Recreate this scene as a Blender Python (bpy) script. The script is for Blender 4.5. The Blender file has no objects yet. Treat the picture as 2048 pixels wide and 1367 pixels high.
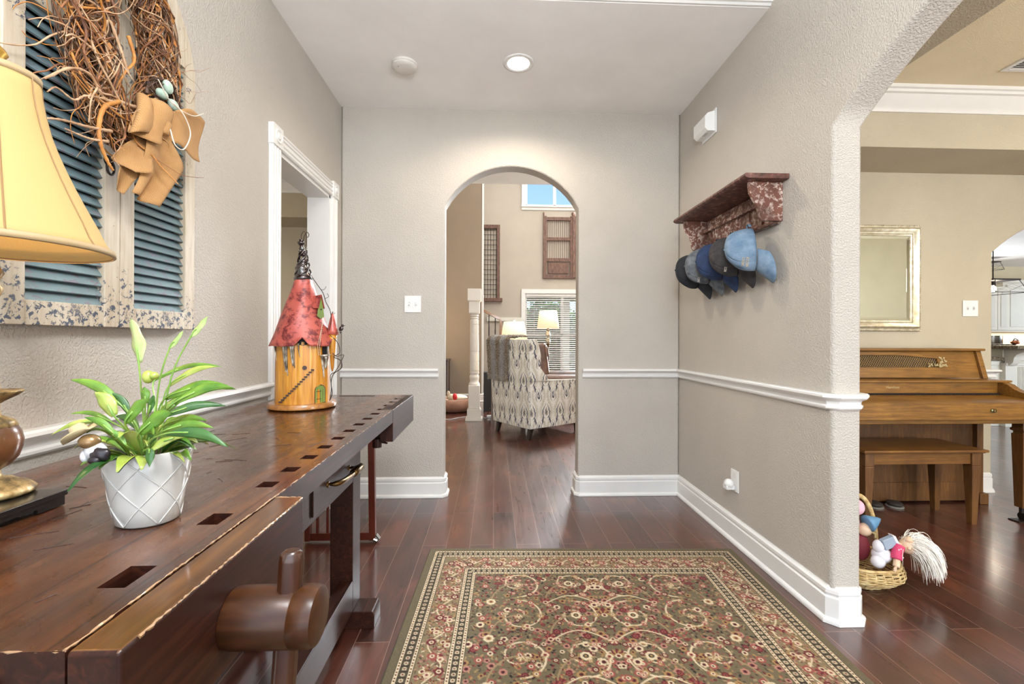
import bpy, bmesh, math, random
import numpy as np
from mathutils import Vector, Matrix, noise
PI = math.pi
C = bpy.context.scene.collection
SC = bpy.context.scene
random.seed(7)

# ------------------------------------------------------------------ camera
cd = bpy.data.cameras.new('camera'); cam = bpy.data.objects.new('camera', cd); C.objects.link(cam)
cd.sensor_width = 36.0; cd.lens = 896.6 / 2048 * 36.0
cd.shift_x = 0.0; cd.shift_y = -6.6 / 2048
cd.clip_start = 0.02; cd.clip_end = 200
cam.matrix_world = Matrix.Translation((0, 0, 1.12)) @ Matrix.Rotation(-0.0398, 4, 'Z') @ Matrix.Rotation(PI/2, 4, 'X') @ Matrix.Rotation(0.0039, 4, 'Z')
SC.camera = cam

# ------------------------------------------------------------------ view, sky
SC.view_settings.view_transform = 'Standard'; SC.view_settings.look = 'None'
SC.view_settings.gamma = 1.0; SC.view_settings.use_curve_mapping = False
SC.view_settings.exposure = 0.42
W = bpy.data.worlds.new('sky'); SC.world = W; W.use_nodes = True
wt = W.node_tree; bg = wt.nodes['Background']
tc = wt.nodes.new('ShaderNodeTexCoord'); sx = wt.nodes.new('ShaderNodeSeparateXYZ'); cr = wt.nodes.new('ShaderNodeValToRGB')
wt.links.new(tc.outputs['Generated'], sx.inputs[0]); wt.links.new(sx.outputs['Z'], cr.inputs[0]); wt.links.new(cr.outputs[0], bg.inputs[0])
cr.color_ramp.elements[0].position = 0.0; cr.color_ramp.elements[0].color = (0.80, 0.90, 1.0, 1)
cr.color_ramp.elements[1].position = 0.5; cr.color_ramp.elements[1].color = (0.10, 0.32, 0.85, 1)
e = cr.color_ramp.elements.new(0.22); e.color = (0.42, 0.68, 1.0, 1)
bg.inputs[1].default_value = 1.0

# ------------------------------------------------------------------ lights (window daylight, ceiling cans and added fills)
def area(name, loc, target, sx_, sy_, power, col=(1, 1, 1), spread=180):
    l = bpy.data.lights.new(name, 'AREA'); l.shape = 'RECTANGLE'; l.size = sx_; l.size_y = sy_
    l.energy = power; l.color = col; l.spread = math.radians(spread)
    o = bpy.data.objects.new(name, l); C.objects.link(o); o.location = loc
    d = Vector(target) - Vector(loc); o.rotation_euler = d.to_track_quat('-Z', 'Y').to_euler()
    o.visible_camera = True
    return o
COOL = (0.86, 0.94, 1.0); WARM = (1.0, 0.86, 0.66)
area('entry_daylight', (0.13, -1.62, 1.55), (0.13, 1, 1.45), 2.1, 2.5, 36, COOL)
area('entry_transom_daylight', (0.13, -1.62, 3.25), (0.13, 1, 2.0), 2.1, 0.6, 26, COOL)
area('dining_daylight', (3.6, -1.78, 1.45), (3.4, 2, 1.3), 2.2, 1.8, 105, (0.96, 0.98, 1.0))
area('kitchen_daylight', (13.46, 7.2, 1.7), (8, 7.0, 0.8), 2.6, 1.8, 60, COOL)
area('kitchen_door_daylight', (9.25, 9.56, 1.2), (6.5, 5, 0.2), 1.6, 2.1, 130, COOL)
area('kitchen_fill_light', (7.3, 3.14, 1.4), (7.0, 6, 0.5), 1.8, 1.6, 42, COOL)  # fill added to brighten island front and floor, through an unseen opening
def point(name, loc, power, col, r=.1):
    l = bpy.data.lights.new(name, 'POINT'); l.energy = power; l.color = col; l.shadow_soft_size = r
    o = bpy.data.objects.new(name, l); C.objects.link(o); o.location = loc; return o
point('foyer_fill_light', (.13, .15, 1.98), 70, (.95, .97, 1.0), .16)  # unseen fill added to lift the low ceiling; no fixture hangs here
point('dining_fill_light', (3.5, .9, 1.75), 26, (1, .88, .7), .12)  # added uplight for the tan ceiling, without a fixture
area('hall_fill_light', (-3.97, 3.0, 1.4), (-1.5, 3.2, 1.2), 1.5, 1.6, 40, (1, 0.97, 0.92))  # fill panel added in front of the solid hall wall, no window behind
def can(name, loc, power, col, r=0.07):
    l = bpy.data.lights.new(name, 'SPOT'); l.energy = power; l.color = col; l.shadow_soft_size = r
    l.spot_size = math.radians(150); l.spot_blend = 0.6
    o = bpy.data.objects.new(name, l); C.objects.link(o); o.location = loc; return o

# ------------------------------------------------------------------ materials
MATS = {}
KF = .82          # overall paint reflectance
def lin(c):
    if isinstance(c, str):
        c = tuple(int(c[i:i+2], 16) for i in (0, 2, 4))
    if max(c) > 1.0: c = tuple(v / 255 for v in c)
    return tuple(KF * (v / 12.92 if v <= .04045 else ((v + .055) / 1.055) ** 2.4) for v in c) + (1,)
class NT:
    def __init__(s, name):
        m = bpy.data.materials.new(name); m.use_nodes = True; s.m = m; s.t = m.node_tree; s.b = s.t.nodes['Principled BSDF']; MATS[name] = m
    def n(s, typ, **k):
        nd = s.t.nodes.new(typ)
        for a, v in k.items():
            if a.startswith('i_'):
                key = a[2:].replace('_', ' ')
                nd.inputs[int(key) if key.isdigit() else key].default_value = v
            else: setattr(nd, a, v)
        return nd
    def l(s, a, b): s.t.links.new(a, b)
    def coord(s, scale=(1, 1, 1), kind='Object', rot=(0, 0, 0)):
        tcn = s.n('ShaderNodeTexCoord'); mp = s.n('ShaderNodeMapping'); mp.inputs['Scale'].default_value = scale; mp.inputs['Rotation'].default_value = rot
        s.l(tcn.outputs[kind], mp.inputs[0]); return mp.outputs[0]
    def noise(s, vec, scale=5, detail=4, rough=.55, dist=0):
        nd = s.n('ShaderNodeTexNoise'); nd.inputs['Scale'].default_value = scale; nd.inputs['Detail'].default_value = detail
        nd.inputs['Roughness'].default_value = rough; nd.inputs['Distortion'].default_value = dist
        if vec is not None: s.l(vec, nd.inputs['Vector'])
        return nd.outputs['Fac']
    def ramp(s, fac, stops, interp='LINEAR'):
        nd = s.n('ShaderNodeValToRGB'); r = nd.color_ramp; r.interpolation = interp
        while len(r.elements) < len(stops): r.elements.new(0.5)
        for el, (p, c) in zip(r.elements, stops): el.position = p; el.color = c if len(c) == 4 else lin(c)
        s.l(fac, nd.inputs[0]); return nd.outputs[0]
    def mix(s, fac, a, b, mode='MIX'):
        nd = s.n('ShaderNodeMix', data_type='RGBA', blend_type=mode)
        for inp, v in ((nd.inputs['Factor'], fac), (nd.inputs[6], a), (nd.inputs[7], b)):
            if hasattr(v, 'is_linked'): s.l(v, inp)
            else: inp.default_value = v
        return nd.outputs[2]
    def bump(s, h, strength=.3, dist=.002):
        nd = s.n('ShaderNodeBump'); nd.inputs['Strength'].default_value = strength; nd.inputs['Distance'].default_value = dist
        s.l(h, nd.inputs['Height']); s.l(nd.outputs[0], s.b.inputs['Normal']); return nd
    def col(s, c):
        if hasattr(c, 'is_linked'): s.l(c, s.b.inputs['Base Color'])
        else: s.b.inputs['Base Color'].default_value = c
    def rough(s, r, coat=0, metal=0, coat_r=.1):
        if hasattr(r, 'is_linked'): s.l(r, s.b.inputs['Roughness'])
        else: s.b.inputs['Roughness'].default_value = r
        s.b.inputs['Coat Weight'].default_value = coat; s.b.inputs['Metallic'].default_value = metal; s.b.inputs['Coat Roughness'].default_value = coat_r

def paint(name, c, r=.55, bump=0.0, bscale=170, var=.03):
    g = NT(name); v = g.coord(); c0 = lin(c)
    n1 = g.noise(v, 3, 3)
    a = tuple(x * (1 - var) for x in c0[:3]) + (1,); b = tuple(min(1, x * (1 + var)) for x in c0[:3]) + (1,)
    g.col(g.ramp(n1, [(.35, a), (.65, b)])); g.rough(r)
    if bump:
        h = g.ramp(g.noise(v, bscale, 2, .5), [(.42, (0, 0, 0, 1)), (.62, (1, 1, 1, 1))]); g.bump(h, bump, .0016)
    return g.m
def plain(name, c, r=.5, metal=0, coat=0, bump=0, bscale=200, var=.06):
    g = NT(name); v = g.coord(); c0 = lin(c); n1 = g.noise(v, 12, 3)
    a = tuple(x * (1 - var) for x in c0[:3]) + (1,); b = tuple(min(1, x * (1 + var)) for x in c0[:3]) + (1,)
    g.col(g.ramp(n1, [(.3, a), (.7, b)])); g.rough(r, coat, metal)
    if bump: g.bump(g.noise(v, bscale, 3), bump, .0012)
    return g.m
def wood(name, dark, light, scale=(30, 2, 30), r=.35, coat=.2, bump=.12, mid=None, nsc=3.0):
    g = NT(name); v = g.coord(scale); n1 = g.noise(v, nsc, 6, .6, .6); v2 = g.coord((1, 1, 1)); n2 = g.noise(v2, 4, 3)
    st = [(.3, dark), (.7, light)] if mid is None else [(.25, dark), (.5, mid), (.75, light)]
    c1 = g.ramp(n1, st); c2 = g.mix(.35, c1, g.ramp(n2, [(.3, dark), (.7, light)])); g.col(c2); g.rough(r, coat)
    if bump: g.bump(n1, bump, .0015)
    return g.m
def emit(name, c, st):
    g = NT(name); g.b.inputs['Base Color'].default_value = lin(c); g.b.inputs['Emission Color'].default_value = lin(c); g.b.inputs['Emission Strength'].default_value = st; return g.m

WALL = paint('wall_paint', (201, 193, 182), .6, .75, 150)
WALLD = paint('dining_wall_paint', (202, 190, 166), .6, .6, 150)
KF = 1.0
TAN = paint('tan_ceiling_paint', (228, 214, 184), .7, .4, 190)
CEIL = paint('ceiling_paint', (238, 236, 233), .7, .15, 190)
KF = .9
TRIM = plain('white_trim_paint', (232, 230, 226), .32, var=.02)
TRIMW = plain('cream_white_paint', (228, 224, 212), .4, var=.02)
PLASTIC = plain('white_plastic', (236, 235, 232), .35, var=.01)
KF = .82
BLACK = plain('black_gloss', (24, 21, 20), .25, coat=.4)
DARK = plain('dark_void', (14, 12, 10), .8)
BRASS = plain('aged_brass', (120, 92, 55), .32, metal=1.0)
IRON = plain('dark_iron', (52, 44, 40), .5, metal=.6)
STEEL = plain('stainless_steel', (170, 168, 165), .25, metal=1.0)
CHROME = plain('bright_metal', (200, 198, 195), .2, metal=1.0)

def floor_mat():
    g = NT('dark_plank_floor'); v = g.coord((1, 1, 1), rot=(0, 0, PI/2))
    br = g.n('ShaderNodeTexBrick', offset=.37, offset_frequency=2, squash=1.0)
    g.l(v, br.inputs['Vector'])
    for k, val in (('Scale', 1.0), ('Mortar Size', .0014), ('Mortar Smooth', .3), ('Bias', 0.0), ('Brick Width', 1.22), ('Row Height', .127)): br.inputs[k].default_value = val
    br.inputs['Color1'].default_value = (0, 0, 0, 1); br.inputs['Color2'].default_value = (1, 1, 1, 1); br.inputs['Mortar'].default_value = (.5, .5, .5, 1)
    tone = br.outputs['Color']
    gv = g.coord((22, 1.7, 20)); add = g.n('ShaderNodeVectorMath', operation='MULTIPLY_ADD'); g.l(tone, add.inputs[0]); add.inputs[1].default_value = (9, 13, 5); g.l(gv, add.inputs[2])
    grain = g.noise(add.outputs[0], 2.2, 8, .62, 1.2)
    blv = g.coord((3, 1.2, 3)); bl = g.noise(blv, 2.6, 4, .6, .5)
    c1 = g.ramp(grain, [(.25, (24, 11, 9)), (.47, (72, 35, 26)), (.64, (118, 64, 47)), (.82, (150, 96, 76))])
    c2 = g.mix(.55, c1, g.ramp(bl, [(.34, (20, 10, 9)), (.54, (82, 38, 28)), (.70, (146, 78, 52))]))
    c3 = g.mix(.45, c2, g.ramp(tone, [(0, (50, 28, 24)), (.5, (84, 46, 35)), (1, (112, 64, 48))]), 'MIX')
    fac = g.ramp(br.outputs['Fac'], [(0, (0, 0, 0, 1)), (1, (1, 1, 1, 1))])
    c4 = g.mix(g.mix(.55, (0, 0, 0, 1), fac), c3, lin((176, 138, 122)))
    g.col(c4)
    rr = g.ramp(grain, [(.3, (.26, .26, .26, 1)), (.75, (.40, .40, .40, 1))]); g.rough(rr, .9, coat_r=.16)
    h = g.mix(.6, grain, fac, 'SUBTRACT'); g.b.inputs['Coat IOR'].default_value = 1.55; g.bump(h, .18, .0022)
    return g.m
FLOOR = floor_mat()

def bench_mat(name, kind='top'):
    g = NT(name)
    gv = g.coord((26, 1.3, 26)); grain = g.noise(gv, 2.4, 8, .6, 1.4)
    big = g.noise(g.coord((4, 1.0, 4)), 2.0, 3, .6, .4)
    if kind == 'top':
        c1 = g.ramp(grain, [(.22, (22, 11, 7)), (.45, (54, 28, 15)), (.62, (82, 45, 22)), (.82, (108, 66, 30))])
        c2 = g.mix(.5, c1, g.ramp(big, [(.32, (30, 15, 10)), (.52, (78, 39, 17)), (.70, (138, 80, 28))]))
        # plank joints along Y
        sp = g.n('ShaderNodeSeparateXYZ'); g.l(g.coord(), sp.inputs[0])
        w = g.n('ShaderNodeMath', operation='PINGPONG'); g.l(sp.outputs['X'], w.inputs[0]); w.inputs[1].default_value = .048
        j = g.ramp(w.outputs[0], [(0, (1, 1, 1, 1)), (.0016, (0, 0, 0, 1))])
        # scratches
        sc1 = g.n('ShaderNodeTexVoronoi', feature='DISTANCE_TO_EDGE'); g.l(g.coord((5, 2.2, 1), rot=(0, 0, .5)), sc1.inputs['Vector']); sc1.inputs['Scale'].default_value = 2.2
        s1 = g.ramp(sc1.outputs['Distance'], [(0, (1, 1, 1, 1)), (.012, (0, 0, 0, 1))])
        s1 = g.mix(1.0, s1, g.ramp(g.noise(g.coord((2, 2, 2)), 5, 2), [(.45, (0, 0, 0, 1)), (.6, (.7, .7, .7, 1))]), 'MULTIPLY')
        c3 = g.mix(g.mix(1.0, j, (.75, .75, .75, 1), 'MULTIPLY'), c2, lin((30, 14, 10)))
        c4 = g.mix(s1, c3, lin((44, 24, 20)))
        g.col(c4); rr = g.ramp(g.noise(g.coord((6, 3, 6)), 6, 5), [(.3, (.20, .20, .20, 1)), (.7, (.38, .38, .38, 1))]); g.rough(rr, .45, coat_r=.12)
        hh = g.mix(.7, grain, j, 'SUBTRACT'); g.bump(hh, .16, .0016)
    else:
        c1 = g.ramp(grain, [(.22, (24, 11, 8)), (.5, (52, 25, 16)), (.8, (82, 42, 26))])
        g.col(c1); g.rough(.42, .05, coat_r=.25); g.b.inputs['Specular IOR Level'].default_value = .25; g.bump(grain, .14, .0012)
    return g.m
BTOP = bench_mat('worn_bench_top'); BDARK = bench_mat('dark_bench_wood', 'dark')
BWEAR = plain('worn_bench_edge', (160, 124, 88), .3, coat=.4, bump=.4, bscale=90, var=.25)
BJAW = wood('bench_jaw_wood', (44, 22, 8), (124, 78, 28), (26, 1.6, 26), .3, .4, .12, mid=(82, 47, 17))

# ------------------------------------------------------------------ mesh builder
class G:
    def __init__(s): s.v = []; s.f = []; s.mi = []; s.cur = 0
    def add(s, vs, fs):
        o = len(s.v); s.v += [tuple(p) for p in vs]; s.f += [tuple(i + o for i in f) for f in fs]; s.mi += [s.cur] * len(fs); return s
    def box(s, x0, x1, y0, y1, z0, z1):
        return s.add([(x0,y0,z0),(x1,y0,z0),(x1,y1,z0),(x0,y1,z0),(x0,y0,z1),(x1,y0,z1),(x1,y1,z1),(x0,y1,z1)],
                     [(0,3,2,1),(4,5,6,7),(0,1,5,4),(1,2,6,5),(2,3,7,6),(3,0,4,7)])
    def obox(s, c, ax, ay, az):   # oriented box: centre and three half-axis vectors
        c, ax, ay, az = map(Vector, (c, ax, ay, az)); vs = []
        for k in (-1, 1):
            for (i, j) in ((-1,-1),(1,-1),(1,1),(-1,1)): vs.append(c + ax*i + ay*j + az*k)
        return s.add(vs, [(0,3,2,1),(4,5,6,7),(0,1,5,4),(1,2,6,5),(2,3,7,6),(3,0,4,7)])
    def prism(s, pts, a, b, axis='X'):  # polygon pts in the two other axes (cyclic order), extruded from a to b
        def P(p, t):
            return {'X': (t, p[0], p[1]), 'Y': (p[0], t, p[1]), 'Z': (p[0], p[1], t)}[axis]
        n = len(pts); vs = [P(p, a) for p in pts] + [P(p, b) for p in pts]
        fs = [tuple(range(n - 1, -1, -1)), tuple(range(n, 2 * n))] + [(i, (i+1) % n, n + (i+1) % n, n + i) for i in range(n)]
        return s.add(vs, fs)
    def tube(s, pts, r, n=8, caps=True, flat=1.0, up=None):
        pts = [Vector(p) for p in pts]; m = len(pts)
        rs = r if isinstance(r, (list, tuple)) else [r] * m
        t0 = (pts[1] - pts[0]).normalized(); ref = Vector(up) if up else (Vector((0, 0, 1)) if abs(t0.z) < .9 else Vector((1, 0, 0)))
        nrm = (ref - t0 * ref.dot(t0)).normalized(); vs = []; fs = []
        for i in range(m):
            t = (pts[min(i+1, m-1)] - pts[max(i-1, 0)])
            t = t.normalized() if t.length > 1e-9 else t0
            nrm = nrm - t * nrm.dot(t); nrm = nrm.normalized() if nrm.length > 1e-6 else t.orthogonal().normalized()
            bn = t.cross(nrm)
            for k in range(n):
                a = 2 * PI * k / n; vs.append(pts[i] + nrm * (math.cos(a) * rs[i] * flat) + bn * (math.sin(a) * rs[i]))
        for i in range(m - 1):
            for k in range(n):
                k2 = (k + 1) % n; fs.append((i*n + k, i*n + k2, (i+1)*n + k2, (i+1)*n + k))
        if caps: fs.append(tuple(range(n - 1, -1, -1))); fs.append(tuple(range((m-1)*n, m*n)))
        return s.add(vs, fs)
    def lathe(s, prof, c, n=32, sx=1, sy=1, axis='Z', caps=True, fn=None):
        # prof: list of (r, z)
        vs = []; fs = []; m = len(prof)
        for (r, z) in prof:
            for k in range(n):
                a = 2 * PI * k / n; rr = r * (fn(a, z) if fn else 1)
                x, y = math.cos(a) * rr * sx, math.sin(a) * rr * sy
                p = {'Z': (x, y, z), 'X': (z, x, y), 'Y': (x, z, y)}[axis]
                vs.append((c[0] + p[0], c[1] + p[1], c[2] + p[2]))
        for i in range(m - 1):
            for k in range(n):
                k2 = (k + 1) % n; fs.append((i*n + k, i*n + k2, (i+1)*n + k2, (i+1)*n + k))
        if caps:
            fs.append(tuple(range(n - 1, -1, -1))); fs.append(tuple(range((m-1)*n, m*n)))
        return s.add(vs, fs)
    def ball(s, c, r, n=16, m=10, rot=None, fn=None):
        r = r if isinstance(r, (list, tuple)) else (r, r, r); vs = [None] * 0; fs = []
        for i in range(m + 1):
            ph = PI * i / m
            for k in range(n):
                a = 2 * PI * k / n; d = Vector((math.sin(ph) * math.cos(a), math.sin(ph) * math.sin(a), math.cos(ph)))
                q = 1 + (fn(d) if fn else 0)
                p = Vector((d.x * r[0] * q, d.y * r[1] * q, d.z * r[2] * q))
                if rot: p = rot @ p
                vs.append(Vector(c) + p)
        for i in range(m):
            for k in range(n):
                k2 = (k + 1) % n; fs.append((i*n + k, (i+1)*n + k, (i+1)*n + k2, i*n + k2))
        return s.add(vs, fs)
    def grid(s, fn, nu, nv, closed=False, flip=False):
        vs = [fn(i / nu, j / nv) for j in range(nv + 1) for i in range(nu + (0 if closed else 1))]
        w = nu if closed else nu + 1; fs = []
        for j in range(nv):
            for i in range(nu):
                a = j*w + i; b = j*w + (i+1) % w; q = (a, b, b + w, a + w)
                fs.append(q[::-1] if flip else q)
        return s.add(vs, fs)
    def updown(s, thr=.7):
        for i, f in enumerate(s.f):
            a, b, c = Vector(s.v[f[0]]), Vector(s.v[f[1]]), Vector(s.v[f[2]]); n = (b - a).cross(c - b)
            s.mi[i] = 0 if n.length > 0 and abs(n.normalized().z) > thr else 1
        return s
    def build(s, name, mat, parent=None, smooth=False, bevel=0, seg=2, bang=40, weld=False, sub=0, solid=0, auto=None):
        me = bpy.data.meshes.new(name); off = Vector(parent.matrix_world.translation) if parent and False else base_of(parent)
        me.from_pydata([tuple(Vector(v) - off) for v in s.v], [], s.f)
        mats = mat if isinstance(mat, (list, tuple)) else [mat]
        for m_ in mats: me.materials.append(m_)
        if len(mats) > 1: me.polygons.foreach_set('material_index', s.mi)
        bm = bmesh.new(); bm.from_mesh(me)
        if weld: bmesh.ops.remove_doubles(bm, verts=bm.verts, dist=1e-5)
        bmesh.ops.recalc_face_normals(bm, faces=bm.faces); bm.to_mesh(me); bm.free()
        o = bpy.data.objects.new(name, me); C.objects.link(o)
        if parent: o.parent = parent; BASE[o.name] = off
        if smooth or auto:
            me.polygons.foreach_set('use_smooth', [True] * len(me.polygons))
            if auto: me.set_sharp_from_angle(angle=math.radians(auto))
        if solid: md = o.modifiers.new('solid', 'SOLIDIFY'); md.thickness = solid; md.offset = 0
        if sub: md = o.modifiers.new('sub', 'SUBSURF'); md.levels = sub; md.render_levels = sub
        if bevel:
            md = o.modifiers.new('bevel', 'BEVEL'); md.width = bevel; md.segments = seg; md.limit_method = 'ANGLE'; md.angle_limit = math.radians(bang); md.use_clamp_overlap = True
            if not (smooth or auto):
                me.polygons.foreach_set('use_smooth', [True] * len(me.polygons)); md.harden_normals = True
        return o
BASE = {}
def base_of(p):
    if p is None: return Vector((0, 0, 0))
    return BASE.get(p.name, Vector((0, 0, 0)))
def tag(o, label, cat, group=None):
    o['label'] = label; o['category'] = cat
    if group: o['group'] = group
    return o
def thing(name, label, cat, loc=(0, 0, 0), group=None):
    o = bpy.data.objects.new(name, None); C.objects.link(o); o.location = loc; o.empty_display_size = .05
    BASE[o.name] = Vector(loc); return tag(o, label, cat, group)
def single(g, name, mat, label, cat, group=None, **k):
    return tag(g.build(name, mat, None, **k), label, cat, group)
def struct(g, name, mat, parent=None, **k):
    o = g.build(name, mat, parent, **k)
    if parent is None: o['kind'] = 'structure'
    return o
def dup(root, delta, label=None, group=None):
    def cp(o, par):
        c = o.copy(); C.objects.link(c)
        if par is not None: c.parent = par; c.matrix_parent_inverse = o.matrix_parent_inverse
        for ch in o.children: cp(ch, c)
        return c
    r = cp(root, None); r.location = Vector(root.location) + Vector(delta)
    if label: r['label'] = label
    if group: r['group'] = group
    return r
def bez(pts, n=24):   # Catmull-Rom through points
    P = [Vector(p) for p in pts]; P = [2*P[0] - P[1]] + P + [2*P[-1] - P[-2]]; out = []
    segs = len(P) - 3; per = max(2, n // segs)
    for i in range(segs):
        a, b, c_, d = P[i:i+4]
        for k in range(per):
            t = k / per
            out.append(.5 * ((2*b) + (c_ - a)*t + (2*a - 5*b + 4*c_ - d)*t*t + (3*b - a - 3*c_ + d)*t**3))
    out.append(P[-2]); return out
def vcol(o, cols, name='Col'):
    at = o.data.color_attributes.new(name, 'FLOAT_COLOR', 'POINT')
    at.data.foreach_set('color', np.asarray(cols, dtype=np.float32).ravel())
def text(parent_or_none, name, s, size, M, mat, depth=.0006, parent=None, font=None):
    cu = bpy.data.curves.new(name, 'FONT'); cu.body = s; cu.size = size; cu.extrude = depth; cu.align_x = 'CENTER'; cu.align_y = 'CENTER'
    tmp = bpy.data.objects.new('t', cu); C.objects.link(tmp); dg = bpy.context.evaluated_depsgraph_get(); dg.update()
    me = bpy.data.meshes.new_from_object(tmp.evaluated_get(dg)); bpy.data.objects.remove(tmp)
    off = base_of(parent); me.transform(Matrix.Translation(-off) @ M); me.materials.clear(); me.materials.append(mat)
    o = bpy.data.objects.new(name, me); C.objects.link(o)
    if parent: o.parent = parent
    return o

# ================================================================== the setting
XL, XR, YB, T, ZC, ZH, YF = -1.076, 1.338, 3.19, .12, 2.74, 3.62, -1.6
def arc(x0, x1, z0, R, n=24):   # arch intrados from x0 to x1 springing at z0
    c = (x0 + x1) / 2; h = (x1 - x0) / 2; b = math.sqrt(R*R - h*h)
    return [(x0 + (x1 - x0) * i / n, z0 + math.sqrt(max(0, R*R - (x0 + (x1-x0)*i/n - c)**2)) - b) for i in range(n + 1)]
def sweep(prof, path, closed_ends=True):
    g = G(); P = [Vector((p[0], p[1], 0)) for p in path]; m = len(P); n = len(prof); vs = []
    for i in range(m):
        d0 = (P[i] - P[i-1]).normalized() if i > 0 else None; d1 = (P[i+1] - P[i]).normalized() if i < m-1 else None
        if d0 is None: d0 = d1
        if d1 is None: d1 = d0
        n0 = Vector((-d0.y, d0.x, 0)); n1 = Vector((-d1.y, d1.x, 0)); mt = (n0 + n1)
        mt = mt / max(.3, mt.dot(n0)) if mt.length > 1e-6 else n0
        for (d, z) in prof: vs.append(P[i] + mt * d + Vector((0, 0, z)))
    fs = []
    for i in range(m-1):
        for k in range(n): k2 = (k+1) % n; fs.append((i*n+k, i*n+k2, (i+1)*n+k2, (i+1)*n+k))
    fs.append(tuple(range(n))); fs.append(tuple(range((m-1)*n, m*n))[::-1])
    return g.add(vs, fs)
def holed(x0, x1, z0, z1, holes, a, b, axis='Y'):   # slab with rectangular openings; axis = thickness axis
    g = G(); xs = sorted({x0, x1} | {h[0] for h in holes} | {h[1] for h in holes}); zs = sorted({z0, z1} | {h[2] for h in holes} | {h[3] for h in holes})
    for i in range(len(xs)-1):
        for j in range(len(zs)-1):
            cx, cz = (xs[i]+xs[i+1])/2, (zs[j]+zs[j+1])/2
            if any(h[0] < cx < h[1] and h[2] < cz < h[3] for h in holes): continue
            if axis == 'Y': g.box(xs[i], xs[i+1], a, b, zs[j], zs[j+1])
            else: g.box(a, b, xs[i], xs[i+1], zs[j], zs[j+1])
    return g

# floor: one continuous plank floor through all rooms
struct(G().box(-5, 14, -2.2, 10, -.06, 0), 'floor', FLOOR)

# foyer walls
g = G(); g.prism([(YF, 0), (2.27, 0), (2.27, 2.05), (2.98, 2.05), (2.98, 0), (YB + T, 0), (YB + T, ZH), (YF, ZH)], XL - T, XL, 'X')
struct(g, 'wall_left', WALL, bevel=.008, bang=60)
ar = arc(-.352, .602, 2.056, .538)
g = G(); g.prism([(XL, 0), (-.352, 0)] + ar + [(.602, 0), (XR - .0005, 0), (XR - .0005, ZC + .3), (XL, ZC + .3)], YB, YB + T, 'Y')
struct(g, 'wall_back', WALL, bevel=.014, seg=3, bang=60)
ar = arc(-.18, 1.72, 1.965, 1.62)
g = G(); g.prism([(YF, 0), (-.18, 0)] + ar + [(1.72, 0), (YB + T, 0), (YB + T, ZH), (YF, ZH)], XR, XR + T, 'X')
struct(g, 'wall_right', WALL, bevel=.018, seg=3, bang=60)
struct(holed(XL - T, XR + T, 0, ZH, [(-.92, 1.18, .02, 2.72), (-.92, 1.18, 2.92, 3.5)], YF - T, YF), 'wall_front', WALL)
# lower ceiling with its dropped front, and the taller ceiling towards the entry
struct(G().box(XL, XR, 2.14, YB - .0005, ZC, ZH), 'ceiling', CEIL)
struct(sweep([(0, 2.742), (.012, 2.742), (.02, 2.75), (.03, 2.752), (.034, 2.77), (.02, 2.79), (.016, 2.85), (0, 2.86)], [(XR, 2.14), (XL, 2.14)]), 'trim_1', TRIM, auto=30)
struct(G().box(XL - T, XR + T, YF - T, 2.14, ZH, ZH + .1), 'ceiling_entry', CEIL)

BB = [(0, .001), (.028, .001), (.029, .011), (.024, .02), (.0165, .024), (.0165, .1), (.011, .105), (.011, .111), (.015, .117), (.014, .13), (.006, .137), (.004, .143), (0, .143)]
CR = [(0, .843), (.010, .843), (.017, .85), (.018, .857), (.012, .862), (.013, .873), (.02, .882), (.032, .887), (.037, .894), (.036, .902), (.030, .907), (0, .907)]
struct(sweep(BB, [(-.352, YB + T), (-.352, YB + .018), (-.370, YB), (XL, YB)]), 'baseboard_back_left', TRIM, auto=35)
struct(sweep(BB, [(XR + T, 3.10), (XR + T, 1.742), (XR + T - .022, 1.72), (XR + .022, 1.72), (XR, 1.742), (XR, YB), (.620, YB), (.602, YB + .018), (.602, YB + T)]), 'baseboard_right', TRIM, auto=35)
struct(sweep(BB, [(XL, 2.17), (XL, YF)]), 'baseboard_left', TRIM, auto=35)
struct(sweep(CR, [(-.392, YB), (XL, YB)]), 'trim_2', TRIM, auto=35)
struct(sweep(CR, [(XR + T, 3.10), (XR + T, 1.742), (XR + T - .022, 1.72), (XR + .022, 1.72), (XR, 1.742), (XR, YB), (.632, YB)]), 'trim_3', TRIM, auto=35)
struct(sweep(CR, [(XL, 2.18), (XL, YF)]), 'trim_4', TRIM, auto=35)

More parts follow.
